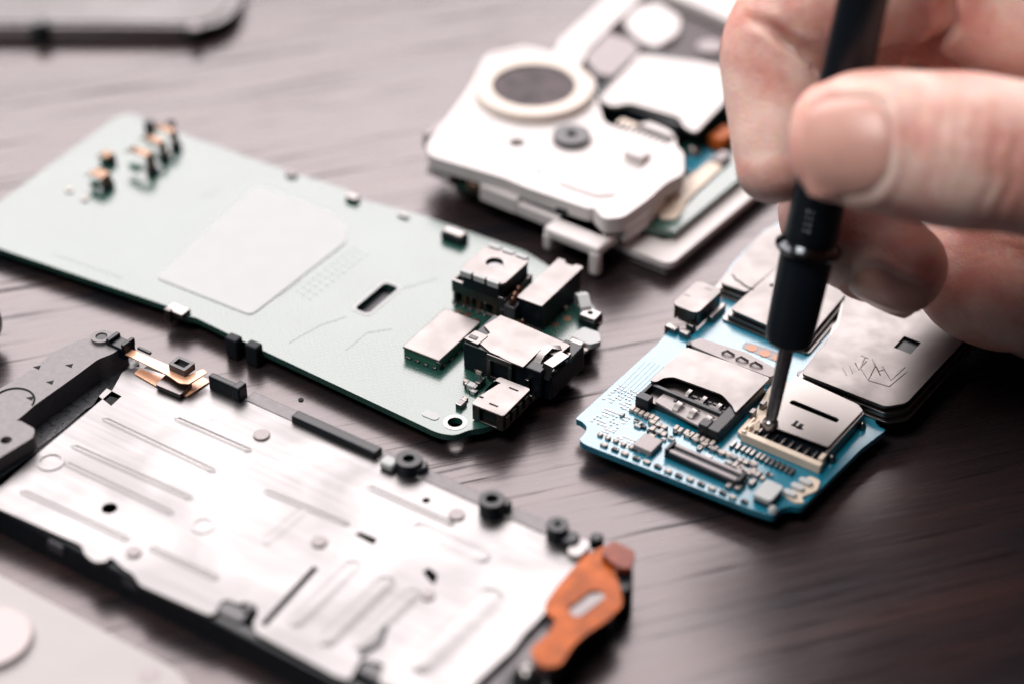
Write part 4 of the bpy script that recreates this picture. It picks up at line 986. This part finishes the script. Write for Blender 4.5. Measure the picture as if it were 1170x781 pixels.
# small pale letters printed round the handle above the collar, too blurred to read: two lines of short strokes
m = MB(); toC = (CAM - (tip + ax * (t1 + 6))); toC = (toC - ax * toC.dot(ax)).normalized(); sd_ = ax.cross(toC)
random.seed(8)
for k in range(4):
    for r in range(2):
        tt = t1 + 3.6 + k * .8; ang = (-.30 + r * .18)
        d = toC * cos(ang) + sd_ * sin(ang); c = d * 3.19 + ax * tt; s = sd_ * cos(ang) - toC * sin(ang)
        a, b = .16, .07 + .12 * random.random()
        vs = [c - s * a - ax * b, c + s * a - ax * b, c + s * a + ax * b, c - s * a + ax * b]
        m.add([v + d * .02 for v in vs] + [v - d * .15 for v in vs], [(0, 1, 2, 3), (7, 6, 5, 4), (0, 4, 5, 1), (1, 5, 6, 2), (2, 6, 7, 3), (3, 7, 4, 0)])
m.each('handle_print', M['print_dark'], e)

# ================================================================== HAND
import numpy as np
def catmull(P, n=7):
    out = []; m = len(P)
    for i in range(m - 1):
        a, b, c, d = P[max(i - 1, 0)], P[i], P[i + 1], P[min(i + 2, m - 1)]
        for k in range(n):
            t = k / n
            out.append([0.5 * (2 * b[j] + (c[j] - a[j]) * t + (2 * a[j] - 5 * b[j] + 4 * c[j] - d[j]) * t * t + (3 * b[j] - a[j] - 3 * c[j] + d[j]) * t ** 3) for j in range(len(b))])
    out.append(list(P[-1])); return out
def finger(pts, dorsal, mb, cap=0.85, n=28):
    """pts: (px, py, depth, half width, half thickness) from the tip back; dorsal: direction of the nail side"""
    P = [(*deep(a, b, c), r, q) for a, b, c, r, q in pts]
    P = catmull(P); vs = []; fs = []
    cen = [Vector(p[:3]) for p in P]; t0 = (cen[0] - cen[1]).normalized()
    rings = []
    for k in range(7):                               # rounded tip
        a = (k + .25) / 7 * pi / 2; rings.append((cen[0] + t0 * (P[0][3] * cap * cos(a)), t0, P[0][3] * sin(a) ** .85, P[0][4] * sin(a) ** .85))
    for i, p in enumerate(P):
        t = (cen[max(i - 1, 0)] - cen[min(i + 1, len(cen) - 1)]).normalized(); rings.append((cen[i], t, p[3], p[4]))
    for c, t, r, q in rings:
        nrm = (dorsal - t * dorsal.dot(t)).normalized(); s = t.cross(nrm)
        for i in range(n):
            a = 2 * pi * i / n; ca, sa = cos(a), sin(a)
            flat = 0.94 if sa > 0 else 1.0           # the nail side is a little flatter
            vs.append(c + s * (r * (abs(ca) ** .92) * (1 if ca > 0 else -1)) + nrm * (q * flat * (abs(sa) ** .96) * (1 if sa > 0 else -1)))
    for j in range(len(rings) - 1):
        fs += [(j * n + i, j * n + (i + 1) % n, (j + 1) * n + (i + 1) % n, (j + 1) * n + i) for i in range(n)]
    fs.append(tuple(range(n))[::-1]); m_ = (len(rings) - 1) * n; fs.append(tuple(range(m_, m_ + n)))
    mb.add(vs, fs)
hb = MB()
toward = -FWD
finger([(949, 162, 233.2, 6.9, 5.0), (975, 160, 232.6, 7.8, 5.9), (1010, 161, 232, 8.1, 6.8), (1055, 168, 231.5, 8.5, 7.6), (1105, 173, 231, 8.8, 8.2), (1170, 181, 231, 8.5, 8.2), (1260, 196, 233, 9.6, 9.2), (1360, 220, 240, 13, 12), (1480, 240, 250, 17, 14)],
       (toward + UP * .25 - RIGHT * .1).normalized(), hb, .66)
finger([(884, 192, 250.2, 4.9, 4.9), (885, 165, 250.8, 5.6, 5.6), (886, 130, 251.5, 6.0, 6.2), (884, 92, 252, 6.2, 6.6), (886, 55, 252, 6.3, 7.0), (908, 20, 252, 7.0, 7.2), (955, -4, 252, 7.4, 7.4), (1030, -24, 251, 7.3, 7.5), (1090, -18, 249.5, 8.2, 8.0), (1150, 6, 248.5, 8.9, 8.6), (1240, 20, 251, 9.4, 9.2), (1370, 60, 262, 11, 11), (1500, 110, 266, 14, 12)],
       (-RIGHT * .8 + UP * .35 - toward * .3).normalized(), hb, .85)
finger([(1030, 306, 254, 6.2, 5.7), (1000, 288, 256, 6.8, 6.4), (968, 268, 258.5, 7.0, 6.8), (948, 247, 261, 6.6, 6.7), (954, 205, 262, 6.9, 6.9), (984, 135, 261, 7.2, 7.2), (1035, 75, 262, 7.8, 7.8), (1110, 30, 265, 9, 8.8), (1250, 25, 270, 10.5, 10.5), (1400, 90, 275, 13, 13)],
       (-RIGHT * .45 - UP * .85 + toward * .12).normalized(), hb, .85)
finger([(1168, 352, 261, 6.0, 5.8), (1140, 345, 263, 6.6, 6.4), (1105, 325, 267, 7.0, 6.8), (1108, 292, 271, 7.0, 7.0), (1140, 250, 272, 7.4, 7.4), (1215, 200, 276, 8.5, 8.4), (1380, 190, 286, 12, 11)],
       (-RIGHT * .6 - UP * .75).normalized(), hb, .85)
finger([(1228, 372, 266, 5.0, 4.8), (1195, 370, 268, 5.4, 5.3), (1165, 352, 272, 5.8, 5.7), (1165, 320, 279, 6.0, 6.0), (1220, 280, 286, 7, 7), (1400, 220, 290, 11, 10)],
       (-RIGHT * .5 - UP * .8).normalized(), hb, .85)
finger([(1130, 262, 266, 6.2, 5.0), (1180, 262, 263, 8.0, 6.5), (1260, 255, 258, 10, 9), (1380, 240, 262, 15, 13), (1480, 230, 265, 19, 16)], toward, hb, .7)
finger([(1370, 150, 268, 14, 14), (1450, 165, 268, 23, 16), (1560, 180, 266, 25, 17), (1690, 180, 262, 22, 16), (1820, 180, 258, 21, 17), (2000, 185, 254, 25, 20), (2250, 190, 250, 30, 25)], toward, hb, .8)
skin = bpy.data.materials.new('skin'); skin.use_nodes = True
nt = skin.node_tree; b = nt.nodes['Principled BSDF']; tc = nt.nodes.new('ShaderNodeTexCoord')
def nz(scale, detail, dist=0):
    n = nt.nodes.new('ShaderNodeTexNoise'); n.inputs['Scale'].default_value = scale; n.inputs['Detail'].default_value = detail; n.inputs['Distortion'].default_value = dist
    nt.links.new(tc.outputs['Object'], n.inputs['Vector']); return n
n1 = nz(1.3, 4); n2 = nz(9, 5)
cr = nt.nodes.new('ShaderNodeValToRGB'); cr.color_ramp.elements[0].position = .40; cr.color_ramp.elements[1].position = .60
cr.color_ramp.elements[0].color = (.73, .36, .30, 1); cr.color_ramp.elements[1].color = (.86, .60, .52, 1)
nt.links.new(n1.outputs['Fac'], cr.inputs[0])
mxs = nt.nodes.new('ShaderNodeMix'); mxs.data_type = 'RGBA'; mxs.blend_type = 'SOFT_LIGHT'; mxs.inputs[0].default_value = .25
nt.links.new(cr.outputs[0], mxs.inputs[6]); nt.links.new(n2.outputs['Color'], mxs.inputs[7]); nt.links.new(mxs.outputs[2], b.inputs['Base Color'])
vo = nt.nodes.new('ShaderNodeTexVoronoi'); vo.inputs['Scale'].default_value = 16; vo.feature = 'DISTANCE_TO_EDGE'
wn = nz(4, 2); va = nt.nodes.new('ShaderNodeVectorMath'); va.operation = 'MULTIPLY_ADD'; va.inputs[1].default_value = (.12, .12, .12)
nt.links.new(wn.outputs['Color'], va.inputs[0]); nt.links.new(tc.outputs['Object'], va.inputs[2]); nt.links.new(va.outputs[0], vo.inputs['Vector'])
mr = nt.nodes.new('ShaderNodeMapRange'); mr.inputs['From Max'].default_value = .12; nt.links.new(vo.outputs['Distance'], mr.inputs['Value'])
n3 = nz(45, 3); ad = nt.nodes.new('ShaderNodeMath'); ad.operation = 'MULTIPLY_ADD'; ad.inputs[1].default_value = .6
nt.links.new(n3.outputs['Fac'], ad.inputs[0]); nt.links.new(mr.outputs['Result'], ad.inputs[2])
bp = nt.nodes.new('ShaderNodeBump'); bp.inputs['Distance'].default_value = .075 * S; bp.inputs['Strength'].default_value = .8
nt.links.new(ad.outputs[0], bp.inputs['Height']); nt.links.new(bp.outputs[0], b.inputs['Normal'])
b.inputs['Roughness'].default_value = .43; b.inputs['IOR'].default_value = 1.42
b.inputs['Subsurface Weight'].default_value = .6; b.inputs['Subsurface Radius'].default_value = (1, .35, .2); b.inputs['Subsurface Scale'].default_value = .24
hand = hb.build('hand', skin)
rm = hand.modifiers.new('r', 'REMESH'); rm.mode = 'VOXEL'; rm.voxel_size = .5 * S; rm.use_smooth_shade = True
sm = hand.modifiers.new('s', 'SMOOTH'); sm.factor = .5; sm.iterations = 8
dg = bpy.context.evaluated_depsgraph_get()
me = bpy.data.meshes.new_from_object(hand.evaluated_get(dg)); hand.modifiers.clear(); hand.data = me
me.materials.clear(); me.materials.append(skin)
tag(hand, 'bare right hand coming in from the right, thumb and index finger pinching the black screwdriver', 'hand')
n = len(me.vertices)
co = np.empty(n * 3); me.vertices.foreach_get('co', co); co = co.reshape(-1, 3)
no = np.empty(n * 3); me.vertices.foreach_get('normal', no); no = no.reshape(-1, 3)
def crease(px, py, depth, along, face, dep, wid, ext, wob=0.0):
    """a fold in the skin through a point; along: its run, face: the side it lies on"""
    p = np.array(deep(px, py, depth) * S); al = np.array(along.normalized()); fc = np.array(face.normalized()); ac = np.cross(al, fc)
    d = co - p; a = d @ al / S; c = d @ ac / S + wob * np.sin(a * 1.3) + .06 * wob * a * a; f = no @ fc
    k = np.exp(-(c / wid) ** 2) * np.exp(-(a / ext) ** 4) * np.clip(f * 2.0 + .3, 0, 1) * (np.abs(d @ fc) / S < 9)
    r = np.exp(-((np.abs(c) - 2.2 * wid) / (1.3 * wid)) ** 2) * np.exp(-(a / ext) ** 4) * np.clip(f * 2.0, 0, 1) * (np.abs(d @ fc) / S < 9)
    co[:] -= no * ((k * dep - r * dep * .22) * S)[:, None]
for px, dep, wid, tilt in ((1128, .34, .38, .08), (1141, .26, .3, -.06), (1152, .38, .4, .1), (1166, .28, .34, 0), (1182, .3, .35, .1)):      # thumb knuckle
    crease(px, 196, 226, UP + RIGHT * tilt, toward, dep, wid, 4.2, .25)
for px, py, dep in ((1072, 172, .12), (1092, 165, .14), (1050, 150, .1), (1112, 160, .1)): crease(px, py, 225, UP + RIGHT * .15, toward, dep, .5, 5.0, .3)
crease(908, 52, 246, RIGHT * .85 - UP * .55, toward + RIGHT * .2, 1.5, .55, 5.2, .15)             # inside fold of the index finger
crease(917, 62, 247, RIGHT * .8 - UP * .6, RIGHT * .5 + toward * .5 - UP * .3, 1.0, .9, 4.0, .1)
crease(862, 150, 246, UP, toward, .18, 1.5, 6, .2)
crease(1083, 18, 243, UP + RIGHT * .12, toward - UP * .4, 1.6, .7, 6.5, .3)                        # fold between the index phalanges
for k in range(7): crease(1106 + k * 11, 283 + (k % 3) * 7, 258, RIGHT + UP * (.1 * (k % 3) - .1), toward, .14, .3, 3.0, .3)
def nail(px, py, depth, axis, face, wid, length, sink=.22):
    """sinks a bed into the fingertip, raises the fold round it and lays the nail plate in"""
    p = deep(px, py, depth); fc = face.normalized(); axis = (axis - fc * axis.dot(fc)).normalized(); sd_ = fc.cross(axis)
    bv = BVHTree.FromPolygons([tuple(v) for v in co], [tuple(q.vertices) for q in me.polygons])
    N = 22; grid = []; h = bv.ray_cast((p + fc * 12) * S, -fc, 30 * S); base = (Vector(h[0]) / S - p).dot(fc)
    for i in range(N + 1):
        row = []
        for j in range(N + 1):
            u, v = i / N * 2 - 1, j / N * 2 - 1
            # rounded at the root, slightly bowed at the free edge
            ww = wid / 2 * (1 - .10 * max(0, -u) - .42 * max(0, -u - .55) ** 1.3 / .45 - .16 * max(0, u - .6))
            ll = u * length / 2 + (.9 * (1 - v * v) * (u > 0) * u) - (.9 * (1 - v * v)) * (u < 0) * (-u)
            o_ = p + axis * ll + sd_ * (v * ww)
            h = bv.ray_cast((o_ + fc * 12) * S, -fc, 30 * S)
            q = Vector(h[0]) / S if h[0] else o_ - fc * 9
            q += fc * max(0, base - 3.2 - (q - p).dot(fc))
            row.append((q, u, v))
        grid.append(row)
    # smooth the plate, then lay it in
    mb = MB(); P = [[g[0].copy() for g in r] for r in grid]
    for _ in range(4):
        Q = [[v.copy() for v in r] for r in P]
        for i in range(1, N):
            for j in range(1, N): P[i][j] = (Q[i - 1][j] + Q[i + 1][j] + Q[i][j - 1] + Q[i][j + 1]) / 4
    d = co / S - np.array(p); a = d @ np.array(axis); s_ = d @ np.array(sd_); z = d @ np.array(fc)
    e_ = np.maximum(np.abs(a) / (length / 2 + .35), np.abs(s_) / (wid / 2 + .1)); e_ = (np.abs(a / (length / 2 + .5)) ** 3.2 + np.abs(s_ / (wid / 2 + .15)) ** 3.2) ** (1 / 3.2)
    near = (z > -6) & ((no @ np.array(fc)) > .05)
    bed = near * np.clip((1.02 - e_) / .10, 0, 1); fold = near * np.exp(-((e_ - 1.13) / .085) ** 2) * (1 - .85 * np.clip((a - length * .30) / (length * .12), 0, 1))
    co[:] -= no * ((bed * sink - fold * .30) * S)[:, None]
    vs = []; fs = []
    for i in range(N + 1):
        for j in range(N + 1):
            q, u, v = P[i][j], grid[i][j][1], grid[i][j][2]
            edge = max(abs(v) ** 6, max(0, -u) ** 6); vs.append(q + fc * (.16 - .34 * edge))
    k = len(vs); vs += [v - fc * .35 for v in vs]; W_ = N + 1
    for i in range(N):
        for j in range(N): a0 = i * W_ + j; fs.append((a0, a0 + 1, a0 + W_ + 1, a0 + W_)); fs.append((k + a0, k + a0 + W_, k + a0 + W_ + 1, k + a0 + 1))
    for i in range(N):
        for a0, b0 in ((i, i + 1), (N * W_ + i + 1, N * W_ + i), ((i + 1) * W_, i * W_), (i * W_ + N, (i + 1) * W_ + N)): fs.append((a0, a0 + k, b0 + k, b0))
    mb.add(vs, fs); return mb.build('nail', nailm, hand, 0, 2, 60)
nailm = mat('fingernail', (.66, .36, .30), .33, ior=1.45, noise=(3, .06), sss=(.4, 1.2))
nail(969, 166, 228, -RIGHT + UP * .02, toward + UP * .1 - RIGHT * .12, 10.8, 8.2)
nail(1012, 338, 252, RIGHT + -UP * .60 + toward * .1, -RIGHT * .25 - UP * .60 + toward * .70, 8.4, 8.0, .15)
me.vertices.foreach_set('co', co.ravel()); me.update()
for q in me.polygons: q.use_smooth = True
